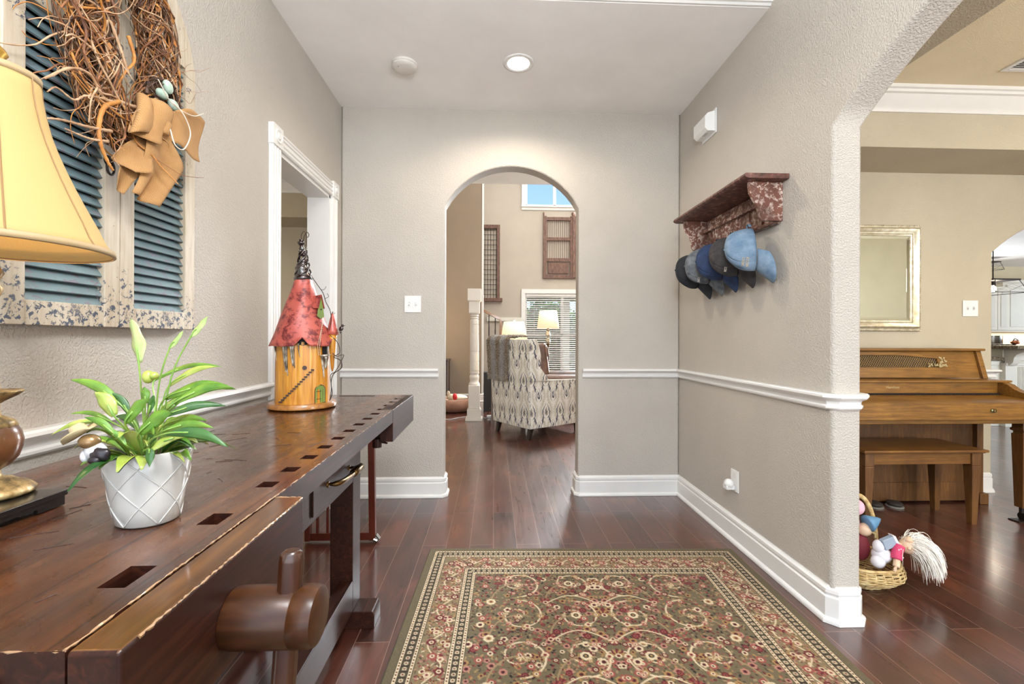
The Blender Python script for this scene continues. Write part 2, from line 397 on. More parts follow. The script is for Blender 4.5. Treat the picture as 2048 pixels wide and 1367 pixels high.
# cased opening in the left wall: fluted casing, corner blocks, jamb lining
g = G()
def fluted(g, y0, y1, z0, z1, X, vert=True):
    w = .09; prof = [(0, 0), (0, .014), (.006, .02), (.014, .02), (.018, .013), (.024, .013), (.028, .02), (.034, .02), (.038, .013), (.052, .013), (.056, .02), (.062, .02), (.066, .013), (.072, .013), (.076, .02), (.084, .02), (.09, .014), (.09, 0)]
    if vert: g.prism([(X + d, y0 + p) for (p, d) in prof], z0, z1, 'Z')
    else: g.prism([(X + d, z0 + p) for (p, d) in prof], y0, y1, 'Y')
def casing(x, y0, y1, zt, parent=None, name='door_1', sign=1):
    g = G(); fluted(g, y0 - .09, 0, 0, zt, x); fluted(g, y1, 0, 0, zt, x)
    g2 = G(); fluted(g2, y0, y1, zt, 0, x, False)
    g.add(g2.v, g2.f)
    for yy in (y0 - .095, y1 - .003):
        g.box(x, x + .026, yy, yy + .098, zt - .002, zt + .098)
        g.lathe([(.034, 0), (.034, .006), (.028, .006), (.026, .002), (.018, .002), (.014, .008), (.001, .009)], (x + .026, yy + .049, zt + .048), 16, axis='X')
    g.box(x - .14, x + .001, y0 - .002, y0 + .018, 0, zt); g.box(x - .14, x + .001, y1 - .018, y1 + .002, 0, zt); g.box(x - .14, x + .001, y0, y1, zt - .018, zt)
    return struct(g, name, TRIM, parent, auto=30)
casing(XL, 2.27, 2.98, 2.05)

# room seen through the cased opening
struct(G().box(-4.12, XL - T - .001, 5.0, 5.12, 0, 2.7), 'wall_hall_back', WALLD)
struct(G().box(-4.12, -4.0, .9, 5.0, 0, 2.7), 'wall_hall_left', WALLD)
struct(G().box(-4.12, XL - T - .001, .8, .9, 0, 2.7), 'wall_hall_front', WALLD)
struct(G().box(XL - T - .12, XL - T, YB + T + .001, 5.0, 0, 2.7), 'wall_hall_right', WALLD)
struct(G().box(-4.12, XL - T - .001, .8, 5.12, 2.7, 2.8), 'ceiling_hall', TAN)
struct(G().box(-4.0, XL - T - .122, 4.58, 5.0, 2.33, 2.7), 'trim_5', WALLD)
CROWN = [(0, 2.57), (.012, 2.57), (.016, 2.585), (.03, 2.6), (.07, 2.655), (.085, 2.66), (.088, 2.675), (.1, 2.68), (.1, 2.7), (0, 2.7)]
struct(sweep(CROWN, [(XL - T - .122, 4.58), (-4.0, 4.58)]), 'trim_6', TRIM, auto=35)
g = G(); 
for (a, b, c_, d) in ((-2.10, -2.0, 0, 2.02), (-1.36, -1.27, 0, 2.02), (-2.10, -1.27, 2.02, 2.12)): g.box(a, b, 4.975, 5.0, c_, d)
for k in range(4): g.box(-2.09 + k*.022, -2.08 + k*.022, 4.968, 4.98, 0, 2.02); g.box(-2.1, -1.27, 4.968, 4.98, 2.03 + k*.022, 2.04 + k*.022)
struct(g, 'trim_7', TRIMW)
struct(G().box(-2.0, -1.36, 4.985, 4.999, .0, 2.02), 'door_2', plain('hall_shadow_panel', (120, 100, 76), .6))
can('hall_can_light', (-2.3, 3.4, 2.6), 22, WARM)

# dining room
ar = arc(3.69, 5.3, 1.772, 1.2)
g = G(); g.prism([(XR + T + .001, 0), (3.69, 0)] + ar + [(5.3, 0), (5.62, 0), (5.62, 2.7), (XR + T + .001, 2.7)], 3.18, 3.30, 'Y')
struct(g, 'wall_dining_back', WALLD, bevel=.012, bang=60)
struct(holed(YF, 3.18, 0, 2.7, [], 5.5, 5.62, 'X'), 'wall_dining_right', WALLD)
struct(holed(XR + T, 5.62, 0, 2.7, [(2.5, 4.7, .55, 2.35)], YF - T, YF), 'wall_dining_front', WALLD)
struct(G().box(XR + T, 5.62, YF, 3.3, 2.7, 2.8), 'ceiling_dining', TAN)
g = G(); g.box(XR + T + .002, 5.5, 2.76, 3.178, 2.35, 2.7); g.box(XR + T + .002, 1.845, YF, 2.76, 2.35, 2.7)
struct(g, 'trim_8', WALLD)
struct(sweep(CROWN, [(5.5, 2.76), (1.845, 2.76), (1.845, YF)][::-1] if False else [(5.5, 2.76), (1.845, 2.76)]), 'trim_9', TRIM, auto=35)
struct(sweep(CROWN, [(1.845, 2.66), (1.845, YF)]), 'trim_10', TRIM, auto=35)
struct(sweep(BB, [(3.69, 3.30), (3.69, 3.198), (3.672, 3.18), (XR + T + .03, 3.18)]), 'baseboard_dining', TRIM, auto=35)
struct(sweep(CR, [(3.69, 3.28), (3.69, 3.18), (XR + T + .04, 3.18)]), 'trim_11', TRIM, auto=35)

# kitchen shell
struct(holed(3.4, 13.6, 0, 2.74, [(8.4, 10.1, .1, 2.3)], 9.4, 9.52), 'wall_kitchen_back', TAN)
struct(holed(3.3, 9.4, 0, 2.74, [(5.8, 8.6, .9, 2.5)], 13.3, 13.42, 'X'), 'wall_kitchen_right', WALLD)
struct(holed(5.62, 13.42, 0, 2.74, [(6.3, 8.3, .5, 2.3)], 3.18, 3.30, 'Y'), 'wall_kitchen_front', WALLD)
struct(G().box(3.4, 13.42, 3.3, 9.52, 2.74, 2.84), 'ceiling_kitchen', CEIL)
struct(G().box(3.4, 3.52, 3.301, 9.4, 0, 2.74), 'wall_kitchen_left', WALLD)

# hall and two-storey living room beyond the back arch
WALL_SHADED = paint('shaded_wall_paint', (158, 140, 120), .6, .4, 150)  # wall paint darkened: the stair wall's shade is in this colour
LIVW = paint('living_wall_paint', (196, 185, 170), .6, .3, 150)
struct(G().box(-1.31, 3.4, YB + T, 4.70, ZC, ZC + .6), 'ceiling_hall_back', CEIL)
struct(G().box(-3.12, -1.33, 5.125, 5.2, 0, 5.4), 'wall_living_side', LIVW)
struct(G().box(-3.12, -3.0, 5.2, 9.5, 0, 5.4), 'wall_living_left', LIVW)
struct(G().box(3.28, 3.4, YB + T + .001, 9.5, 0, 5.4), 'wall_living_right', LIVW)
struct(G().box(-1.33, 3.4, 4.60, 4.70, ZC + .6, 5.4), 'wall_living_front', LIVW)
struct(G().box(-3.12, 3.4, 4.60, 9.62, 5.4, 5.5), 'ceiling_living', CEIL)
struct(holed(-3.0, 3.4, 0, 5.4, [(.66, 2.0, .36, 2.08), (.66, 2.0, 3.94, 5.1), (2.2, 3.2, .36, 2.08), (2.2, 3.2, 3.94, 5.1)], 9.5, 9.62), 'wall_living_back', LIVW)
struct(G().box(-3.0, -.225, 7.98, 8.10, 0, 5.4), 'wall_stair', WALL_SHADED, bevel=.01)
g = G().box(-.225, -.195, 7.972, 8.108, 0, 5.4); g.box(-.2, -.19, 7.965, 8.1, .3, 1.9)
struct(g, 'trim_12', TRIM)
struct(sweep(BB, [(-.195, 8.10), (-.195, 7.97), (-3.0, 7.97)]), 'baseboard_stair', TRIM, auto=35)
struct(sweep(BB, [(3.28, 9.5), (-.1, 9.5)]), 'baseboard_living', TRIM, auto=35)
struct(G().box(-.15, .58, 9.46, 9.5, 1.49, 1.57), 'trim_13', TRIMW)
area('living_window_daylight_low', (2.7, 9.66, 1.25), (1.0, 5, .6), 1.0, 1.7, 150, COOL)
area('living_window_daylight_high', (2.7, 9.66, 4.5), (0.2, 5, .8), 1.0, 1.1, 620, COOL)

GLASS = NT('window_glass'); t = GLASS.t; tr = t.nodes.new('ShaderNodeBsdfTransparent'); gl = t.nodes.new('ShaderNodeBsdfGlossy'); gl.inputs['Roughness'].default_value = .02
mx = t.nodes.new('ShaderNodeMixShader'); mx.inputs[0].default_value = .03; t.links.new(tr.outputs[0], mx.inputs[1]); t.links.new(gl.outputs[0], mx.inputs[2]); t.links.new(mx.outputs[0], t.nodes['Material Output'].inputs[0]); GLASSM = GLASS.m
def window(n, x0, x1, z0, z1, Y=9.5, mull=None, rail=None):
    g = G(); w = .09
    g.box(x0 - w, x1 + w, Y - .025, Y, z1, z1 + w); g.box(x0 - w - .01, x1 + w + .01, Y - .05, Y, z0 - .03, z0); g.box(x0 - w, x1 + w, Y - .02, Y, z0 - .09, z0 - .03)
    g.box(x0 - w, x0, Y - .025, Y, z0, z1); g.box(x1, x1 + w, Y - .025, Y, z0, z1)
    o = struct(g, 'window_%d' % n, TRIM, bevel=.003)
    f = G()
    for (a, b, c_, d) in ((x0, x0+.035, z0, z1), (x1-.035, x1, z0, z1), (x0, x1, z0, z0+.04), (x0, x1, z1-.04, z1)): f.box(a, b, Y + .03, Y + .08, c_, d)
    if mull: f.box(mull-.03, mull+.03, Y + .03, Y + .08, z0, z1)
    if rail: f.box(x0, x1, Y + .03, Y + .08, rail-.02, rail+.02)
    f.build('window_sash', TRIM, o)
    G().box(x0+.03, x1-.03, Y + .05, Y + .056, z0+.03, z1-.03).build('window_pane', GLASSM, o)
    return o
window(1, .66, 2.0, .36, 2.08, rail=1.2, mull=1.45); window(2, .66, 2.0, 3.94, 5.1, mull=1.28); window(3, 2.2, 3.2, .36, 2.08, rail=1.2); window(4, 2.2, 3.2, 3.94, 5.1)
# outside
struct(G().box(-8, 12, 9.63, 30, -.4, -.3), 'ground', plain('lawn', (84, 110, 52), .9, var=.3))

# ================================================================== workbench along the left wall
def topz(y): return .83 + .0075 * (y - .43)
TX0, TX1, TY0, TY1 = -1.0, -.395, .43, 2.215
bench = thing('workbench', 'long dark antique carpenter workbench with square dog holes standing along the left wall', 'workbench', (-.7, 1.3, 0))
holes = [(.535,.585),(.708,.752)] + [(.878 + k*.0985, .878 + k*.0985 + .034) for k in range(13)]
HX0, HX1 = -.457, -.425
g = G()
def slabface(g, x0, x1, y0, y1, th=.05):
    a0, a1 = topz(y0), topz(y1)
    g.add([(x0,y0,a0-th),(x1,y0,a0-th),(x1,y1,a1-th),(x0,y1,a1-th),(x0,y0,a0),(x1,y0,a0),(x1,y1,a1),(x0,y1,a1)],
          [(0,3,2,1),(4,5,6,7),(0,1,5,4),(1,2,6,5),(2,3,7,6),(3,0,4,7)])
slabface(g, TX0, HX0, TY0, 2.07); slabface(g, HX1, TX1, TY0, TY1)
yy = TY0
for (a, b) in holes + [(TY1, TY1)]:
    slabface(g, HX0, HX1, yy, a); yy = b
slabface(g, TX0, -.74, 2.07, TY1); slabface(g, -.57, HX0, 2.07, TY1); slabface(g, -.74, -.57, 2.07, 2.165); slabface(g, -.74, -.57, 2.185, TY1)
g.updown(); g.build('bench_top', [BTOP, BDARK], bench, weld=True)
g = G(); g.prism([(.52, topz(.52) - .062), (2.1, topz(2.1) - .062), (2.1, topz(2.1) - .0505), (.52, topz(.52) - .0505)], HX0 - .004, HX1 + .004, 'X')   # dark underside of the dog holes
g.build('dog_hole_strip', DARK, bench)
g = G()                                                              # worn arrises catching the light
random.seed(3)
def wornline(g, p, q, r, n=90, jit=.0012):
    p, q = Vector(p), Vector(q); pts = []; rs = []
    for i in range(n + 1):
        t = i / n; pts.append(p.lerp(q, t) + Vector((random.uniform(-jit, jit)*.5, 0, random.uniform(-jit, jit)*.5))); rs.append(r * random.choice([.25, .6, .9, 1.2, 1.0]))
    g.tube(pts, rs, 5)
wornline(g, (TX1 - .001, .83, topz(.83) - .001), (TX1 - .001, TY1, topz(TY1) - .001), .0014, 160)
wornline(g, (TX1, TY0, topz(TY0)), (TX1, .83, topz(.83)), .0016, 80)
wornline(g, (-.9, TY0 + .001, topz(TY0) - .001), (TX1, TY0 + .001, topz(TY0) - .001), .0013, 60)
g.build('worn_edge', BWEAR, bench)
g = G()                                                              # scratches left by tools
for k in range(46):
    x = random.uniform(-.9, -.47); y = random.uniform(.5, 1.5); a = random.uniform(0, PI); L = random.uniform(.01, .07)
    z = topz(y) + .0003; g.tube([(x, y, z), (x + L*math.cos(a)*.5, y + L*math.sin(a)*.5 + .002, topz(y + L*math.sin(a)*.5) + .0002), (x + L*math.cos(a), y + L*math.sin(a), topz(y + L*math.sin(a)) + .0003)], .0006, 4)
g.build('scratch_marks', plain('scratch_dark', (48, 26, 20), .6), bench)
g = G(); slabface(g, TX1 + .0012, -.343, .428, .826, .14); g.updown(); jaw = g.build('front_vise_jaw', [BJAW, BDARK], bench, bevel=.005, seg=3)  # upright faces take darker wood, putting the side shade into the colour
g = G(); wornline(g, (-.3445, .45, topz(.45) - .0012), (-.3445, .824, topz(.82) - .0012), .0018, 90); wornline(g, (TX1, .825, topz(.826) - .001), (-.346, .825, topz(.826) - .001), .0016, 16); g.build('worn_edge', BWEAR, jaw)
# near end board, apron, tail vise
g = G(); g.box(TX0, TX1 + .0005, TY0, TY0 + .085, .70, .781)
g.build('end_board', BDARK, bench, bevel=.003)
g = G(); g.lathe([(.017, -.006), (.017, .001), (.012, .003), (.001, .003)][::-1], (-.47, TY0 + .001, .792), 20, axis='Y'); g.box(-.4715, -.4685, TY0 - .0035, TY0, .778, .806)
g.build('end_bolt', IRON, bench)
g = G(); g.lathe([(.012, 0), (.034, 0), (.036, -.01), (.012, -.012)], (-.565, TY0, .78), 20, axis='Y'); g.build('end_ring', IRON, bench)
g = G(); slabface(g, TX1 - .05, TX1 + .001, 1.77, TY1, .125); g.v = [(x, y, z) for (x, y, z) in g.v]
g.box(-.62, TX1 - .05, 2.10, TY1, .718, .782)
tv = g.build('tail_vise', BDARK, bench, bevel=.002)
g = G(); g.box(-.53, -.40, 1.80, 1.84, .712, .78); g.tube([(-.46, 1.79, .724), (-.46, 1.79, .69)], .018, 14); g.tube([(-.46, 1.79, .714), (-.42, 1.79, .705)], .004, 8); g.build('tail_vise_screw', BDARK, tv)
g = G(); g.box(-.565, -.541, .62, 1.84, .566, .781); g.box(-.93, -.91, .62, 1.84, .60, .781); g.box(-.93, -.56, .62, .64, .6, .781); g.box(-.93, -.56, 1.75, 1.77, .6, .781)
g.build('apron', BDARK, bench, bevel=.003)
dr = G().box(-.541, -.534, 1.353, 1.745, .586, .770).build('drawer', BDARK, bench, bevel=.002)
G().box(-.5412, -.5404, 1.347, 1.3525, .586, .77).build('drawer_gap', DARK, bench)
g = G(); hp = bez([(-.535, 1.47, .648), (-.512, 1.475, .648), (-.498, 1.50, .647), (-.494, 1.56, .645), (-.494, 1.62, .643)], 16)
g.tube(hp, [.005, .005, .006, .007] + [.009] * (len(hp) - 4), 12); g.lathe([(.0095, 0), (.0145, .006), (.0155, .04), (.015, .08), (.012, .092), (.004, .095)], (-.494, 1.60, .6435), 16, axis='Y')
g.ball((-.535, 1.47, .648), (.007, .014, .011), 12, 8); g.ball((-.535, 1.68, .641), (.007, .014, .011), 12, 8); g.tube([(-.535, 1.68, .641), (-.494, 1.68, .643)], .005, 8)
g.build('drawer_handle', BRASS, dr, smooth=True)
for (x0, x1) in ((-.627, -.54), (-.95, -.863)):
    for (y0, y1) in ((1.747, 1.842), (.66, .755)):
        G().box(x0, x1, y0, y1, .068, .781 if x0 < -.7 else .566 + .215).build('leg', BDARK, bench, bevel=.003)
for (y0, y1) in ((1.747, 1.842), (.66, .755)):
    G().prism([(-1.02, .0), (-.458, .0), (-.458, .055), (-.466, .067), (-1.012, .067), (-1.02, .055)], y0, y1, 'Y').build('foot', BDARK, bench, bevel=.003)
G().box(-.5895, -.5395, .755, 1.747, .0685, .186).build('stretcher', BDARK, bench, bevel=.003)
G().box(-.93, -.88, .755, 1.747, .07, .186).build('stretcher', BDARK, bench, bevel=.003)
# vise screw hub with tommy bar
HUB = wood('turned_hub_wood', (24, 12, 6), (92, 52, 22), (2, 14, 14), .36, .04, .1, mid=(56, 29, 12))
hy, hz = .605, .752
g = G(); g.lathe([(.0365, -.3425), (.038, -.335), (.038, -.262), (.0368, -.2605), (.0368, -.259), (.038, -.2575), (.038, -.238), (.0355, -.231), (.031, -.229), (.001, -.229)], (0, hy, hz), 48, axis='X')
HUB.node_tree.nodes['Principled BSDF'].inputs['Specular IOR Level'].default_value = .3; hub = g.build('vise_screw_hub', HUB, bench, smooth=False, auto=40)
bx = -.271
g = G(); pr = []
for (w, z) in ((.0085, -.14), (.0115, -.13), (.0125, -.12), (.0125, .075), (.0115, .084), (.0075, .088)):
    pr.append((w, z))
g.lathe([(w*1.2, z) for w, z in pr], (0, 0, 0), 8, sx=1.05, sy=.85); M = Matrix.Translation((bx, hy - .001, hz)) @ Matrix.Rotation(.06, 4, 'Y') @ Matrix.Rotation(.35, 4, 'Z')
g.v = [tuple(M @ Vector(v)) for v in g.v]
g.build('vise_handle', wood('vise_handle_wood', (34, 16, 8), (82, 44, 22), (14, 14, 2), .3, .25, .05), hub, bevel=.002)

# ================================================================== folding pet gate behind the bench
GATE = wood('gate_wood', (72, 24, 12), (112, 44, 22), (30, 30, 2), .35, .3, .05)
gt = thing('pet_gate', 'reddish brown wooden slatted pet gate standing behind the far end of the workbench', 'pet gate', (-.85, 2.5, 0))
G().prism([(-.682, .01), (-.647, .01), (-.658, .74), (-.693, .74)], 2.485, 2.515, 'Y').build('gate_stile', GATE, gt, bevel=.002)
G().box(-1.03, -1.0, 2.485, 2.515, .01, .74).build('gate_stile', GATE, gt, bevel=.002)
G().box(-.9995, -.66, 2.488, 2.512, .012, .052).build('bottom_rail', GATE, gt, bevel=.002)
G().box(-.9995, -.69, 2.488, 2.512, .70, .735).build('top_rail', GATE, gt, bevel=.002)
for k in range(5): G().box(-.97 + k*.055, -.957 + k*.055, 2.493, 2.507, .052, .70).build('slat', GATE, gt)
g = G(); g.box(-.652, -.632, 2.478, 2.522, .008, .016); g.obox((-.636, 2.5, .026), (.003, 0, .003), (0, .014, 0), (-.009, 0, .012)); g.tube([(-.655, 2.477, .02), (-.635, 2.477, .012)], .008, 10); g.build('hinge', STEEL, gt)

# ================================================================== table lamp
LX, LY, LD = -.819, .764, 1.12
lamp = thing('table_lamp', 'table lamp with lit cream bell shade and carved bronze urn base on a black pedestal', 'lamp', (LX, LY, .860))
SH = NT('lit_lamp_shade'); SH.col(lin((180, 152, 96))); SH.rough(.8)
sn = SH.noise(SH.coord((60, 60, 14)), 6, 4); SH.bump(sn, .3, .001)
SH.b.inputs['Subsurface Weight'].default_value = 0
SH.b.inputs['Emission Color'].default_value = lin((255, 208, 128)); SH.b.inputs['Emission Strength'].default_value = .12
TRIMB = plain('shade_binding', (176, 150, 110), .6)
prof = [(.150, 1.268), (.139, 1.286), (.129, 1.311), (.111, 1.350), (.098, 1.38), (.0857, 1.411), (.076, 1.438), (.0669, 1.468), (.060, 1.50), (.056, 1.526), (.0545, 1.550)]
def shade(name, prof, c, parent, mat, n=64, th=.0016):
    g = G(); g.lathe(prof, (c[0], c[1], 0), n, caps=False); return g.build(name, mat, parent, smooth=True, solid=th)
shd = shade('lamp_shade', prof, (LX, LY), lamp, SH.m)
g = G(); g.lathe([(.1485, 1.264), (.1525, 1.265), (.1515, 1.274), (.1475, 1.275)], (LX, LY, 0), 64, caps=False); g.build('shade_binding', TRIMB, shd, smooth=True, solid=.001); g = G(); g.lathe([(.0535, 1.545), (.0565, 1.545), (.0565, 1.555), (.0535, 1.555)], (LX, LY, 0), 64, caps=False)
g.build('shade_binding', TRIMB, shd, smooth=True, solid=.001)
for k in range(8):
    a = 2*PI*k/8 + .12
    G().tube([(LX + (r + .0014)*math.cos(a), LY + (r + .0014)*math.sin(a), z) for r, z in prof], .0014, 5).build('shade_seam', plain('seam_tape', (150, 116, 74), .7), shd)
g = G(); g.lathe([(.001, 1.61), (.006, 1.607), (.006, 1.60), (.014, 1.592), (.018, 1.584), (.012, 1.574), (.022, 1.568), (.001, 1.566)], (LX, LY, 0), 20)
g.build('finial', plain('gilded_finial', (190, 150, 70), .35, metal=.8), lamp, smooth=True)
URN = NT('bronze_urn'); URN.col(URN.ramp(URN.noise(URN.coord(), 14, 5), [(.3, (58, 34, 22)), (.6, (118, 74, 42)), (.8, (150, 104, 62))])); URN.rough(.3, .5, .2)
GILT = NT('gilded_carving'); GILT.col(GILT.ramp(GILT.noise(GILT.coord(), 60, 3), [(.35, (96, 78, 50)), (.55, (176, 144, 92)), (.75, (208, 188, 140))])); GILT.rough(.4, 0, .45)
g = G(); g.lathe([(.010, .900), (.012, .903), (.023, .910), (.032, .922), (.0365, .938), (.0375, .950), (.035, .963), (.030, .973), (.025, .978)], (LX, LY, 0), 40); urn = g.build('urn_body', URN.m, lamp, smooth=True)
g = G(); g.lathe([(.0305, .973), (.026, .982), (.017, .988), (.012, .991), (.010, .998), (.010, 1.010), (.015, 1.014), (.031, 1.024), (.037, 1.0295), (.037, 1.032), (.025, 1.031), (.010, 1.033), (.008, 1.10), (.009, 1.185), (.013, 1.195), (.0135, 1.20), (.009, 1.207), (.010, 1.215), (.0145, 1.224), (.010, 1.233), (.008, 1.24), (.008, 1.30)], (LX, LY, 0), 40, fn=lambda a, z: 1 + (.05*math.cos(14*a) if .97 < z < .986 or 1.02 < z < 1.031 else 0)); g.build('lamp_neck', GILT.m, lamp, smooth=True)
g = G(); g.lathe([(.001, .8605), (.048, .8605), (.0515, .864), (.051, .869), (.043, .877), (.0335, .882), (.030, .883), (.026, .887), (.015, .890), (.011, .896), (.011, .903), (.001, .904)], (LX, LY, 0), 56, fn=lambda a, z: 1 + (.035*abs(math.sin(10*a)) if .862 < z < .882 else 0)); g.build('lamp_foot', GILT.m, lamp, smooth=True)
g = G(); g.tube([(LX, LY, 1.30), (LX, LY, 1.35)], .014, 12); g.build('socket', BRASS, lamp); 
harp = bez([(LX, LY - .005, 1.30), (LX, LY - .045, 1.36), (LX, LY - .05, 1.45), (LX, LY - .02, 1.54), (LX, LY, 1.562), (LX, LY + .02, 1.54), (LX, LY + .05, 1.45), (LX, LY + .045, 1.36), (LX, LY + .005, 1.30)], 40)
G().tube(harp, .0015, 6).build('harp', BRASS, lamp)
G().ball((LX, LY, 1.385), (.026, .026, .036), 16, 12).build('bulb', emit('lit_bulb', (255, 226, 170), 3.0), lamp, smooth=True)
l = bpy.data.lights.new('table_lamp_light', 'POINT'); l.energy = 3.6; l.color = (1.0, .76, .46); l.shadow_soft_size = .03
o = bpy.data.objects.new('table_lamp_light', l); C.objects.link(o); o.location = (LX, LY, 1.43)
# pedestal: low black tray on feet
pd = thing('lamp_pedestal', 'low black rectangular pedestal with cut-out feet under the bronze lamp', 'stand', (-.74, .70, topz(.7)))
G().box(-.955, -.73, .60, .80, .850, .8595).build('pedestal_top', BLACK, pd, bevel=.0015)
g = G()
for (x0, x1, y0, y1) in ((-.955, -.733, .603, .609), (-.955, -.733, .791, .797)):
    for (a, b, zz) in ((0, .2, .8343), (.2, .8, .842), (.8, 1, .8343)): g.box(x0 + (x1-x0)*a, x0 + (x1-x0)*b, y0, y1, zz, .850)
for (x0, x1) in ((-.952, -.946), (-.739, -.733)):
    for (a, b, zz) in ((0, .22, .8343), (.22, .78, .842), (.78, 1, .8343)): g.box(x0, x1, .609 + .182*a, .609 + .182*b, zz, .850)
g.build('pedestal_skirt', BLACK, pd, weld=True)

# ================================================================== potted peace lily
POT = plain('white_glazed_ceramic', (212, 210, 204), .18, coat=.6, var=.02)
px, py, pz = -.543, .728, topz(.72) + .0005
pot = thing('potted_plant', 'peace lily in a white ceramic pot with raised diagonal lines on the workbench', 'plant', (px, py, pz))
H = .113; rb, rt = .040, .0575
prof = [(.001, 0), (rb - .004, 0), (rb, .003), (rb + (rt-rb)*.3, H*.28), (rb + (rt-rb)*.62, H*.6), (rt, H - .002), (rt - .001, H), (rt - .004, H - .001), (rt - .008, H - .02), (.001, H - .021)]
g = G(); g.lathe([(r, z + pz) for r, z in prof], (px, py, 0), 56, sx=1.06, sy=.94); potm = g.build('pot', POT, pot, smooth=False, auto=50)
g = G()
def rat(t): return (rb + (rt-rb)*min(1, .3*t/.28)) if t < .28 else ((rb + (rt-rb)*(.3 + .32*(t-.28)/.32)) if t < .6 else (rb + (rt-rb)*(.62 + .38*(t-.6)/.4)))
for s_ in (1, -1):
    for k in range(6):
        a0 = 2*PI*k/6 + .35; P = []
        for i in range(25):
            t = i/24; a = a0 + s_*t*1.9; r = rat(t) + .0002; P.append((px + r*1.06*math.cos(a), py + r*.94*math.sin(a), pz + .003 + t*(H-.006)))
        g.tube(P, .0011, 6)
g.build('raised_lines', POT, potm, smooth=True)
g = G(); g.lathe([(.001, pz + H - .017), (.046, pz + H - .017), (.046, pz + H - .0125), (.001, pz + H - .010)], (px, py, 0), 30, sx=1.04, sy=.93); g.build('soil', plain('potting_soil', (66, 48, 34), .95, bump=.8, bscale=300, var=.4), pot)
def leafmat(name, a, b): 
    m = NT(name); m.col(m.ramp(m.noise(m.coord((1, 1, 1)), 22, 3), [(.35, a), (.65, b)])); m.rough(.38, .15); m.b.inputs['Subsurface Weight'].default_value = .08; return m.m
LG = leafmat('leaf_green', (58, 112, 28), (112, 158, 48)); LD_ = leafmat('leaf_dark_green', (28, 76, 30), (60, 112, 42)); LYW = leafmat('leaf_yellow_green', (132, 156, 48), (180, 190, 92)); LP = leafmat('spathe_pale_green', (150, 180, 96), (196, 208, 140)); STEM = leafmat('stem_green', (108, 156, 62), (150, 188, 92))
leaves = [((-.537,.70,1.081),(-.549,.70,1.149),.040,'P'),((-.506,.72,1.103),(-.485,.72,1.131),.015,'P'),((-.487,.74,1.121),(-.46,.74,1.155),.020,'P'),
((-.573,.78,1.047),(-.46,.78,1.07),.012,'G'),((-.535,.76,1.04),(-.457,.76,1.072),.016,'Y'),((-.512,.72,1.025),(-.404,.72,1.039),.026,'G'),((-.471,.68,1.023),(-.386,.68,1.046),.022,'G'),
((-.472,.66,.986),(-.401,.66,.99),.017,'G'),((-.439,.62,.991),(-.358,.62,.972),.022,'D'),((-.512,.72,.984),(-.448,.72,.99),.018,'G'),((-.579,.72,1.015),(-.655,.72,1.054),.022,'G'),
((-.54,.66,1.008),(-.566,.66,1.042),.030,'Y'),((-.565,.72,.998),(-.592,.72,1.034),.017,'D'),((-.579,.68,.995),(-.645,.68,.977),.012,'Y'),((-.608,.74,.984),(-.673,.74,.998),.011,'G'),
((-.54,.66,.983),(-.581,.66,1.006),.015,'G'),((-.525,.66,.998),(-.495,.66,1.032),.026,'G'),((-.506,.66,.983),(-.46,.66,1.013),.032,'G'),((-.508,.68,1.008),(-.500,.68,1.035),.015,'D'),
((-.488,.655,.962),(-.482,.648,.938),.018,'D'),((-.462,.665,.975),(-.49,.655,.955),.018,'Y'),((-.484,.67,.963),(-.429,.66,.979),.014,'Y'),((-.523,.66,.966),(-.548,.66,.988),.010,'G'),
((-.527,.70,1.02),(-.529,.70,1.045),.018,'G'),((-.505,.675,.965),(-.491,.668,.986),.024,'D'),((-.50,.70,1.00),(-.43,.74,1.01),.020,'D'),((-.53,.72,.99),(-.50,.78,1.03),.022,'G'),((-.56,.73,.975),(-.62,.76,.99),.020,'D'),((-.52,.69,.975),(-.47,.64,.985),.018,'G')]
mm = {'P': LP, 'G': LG, 'D': LD_, 'Y': LYW}
random.seed(11)
for i, (b, t, w, k) in enumerate(leaves):
    B, Tp = Vector(b), Vector(t); d = Tp - B; L = d.length; up = Vector((0, 0, 1)); side = d.cross(Vector((.1, -1, .35))).normalized()
    if k == 'P': side = Vector((.85, -.25, 0)) - d.normalized() * Vector((.85, -.25, 0)).dot(d.normalized()); side.normalize()
    nrm = side.cross(d).normalized(); 
    if nrm.y > 0 and k != 'P': nrm = -nrm
    N = 14; arch = .12 * L if k != 'P' else .03*L
    def P(u, v):
        wv = w * (.34 if k != 'P' else .33) * (math.sin(PI * min(1, v*.93 + .07)) ** .8) * (1.15 - .35*v); c0 = B + d*v + up*(arch*math.sin(PI*v)*1.0)
        s = (u - .5) * 2; rip = .035*w*math.sin(v*13 + i)*s
        return c0 + side*(s*wv) + nrm*(-abs(s)*wv*.35 + rip)
    g = G(); g.grid(P, 6, N); lf = g.build('leaf' if k != 'P' or i == 0 else 'flower_spathe', mm[k], pot, smooth=True, solid=.0003)
    R = Vector((px + (B.x - px)*.22, py + (B.y-py)*.22, pz + H - .013)); midp = (R + B)/2 + Vector(((R.x-B.x)*-.05, 0, .01))
    mid = R.lerp(B, .55) + Vector(((B.x - R.x)*-.18, 0, (B.z-R.z)*.1))
    G().tube(bez([R, mid, B, B + d*.35 + up*arch*.8], 16), [.0017]*10 + [.0012]*60 if False else .0013, 6).build('stem', STEM, pot, smooth=True)
random.seed(31)
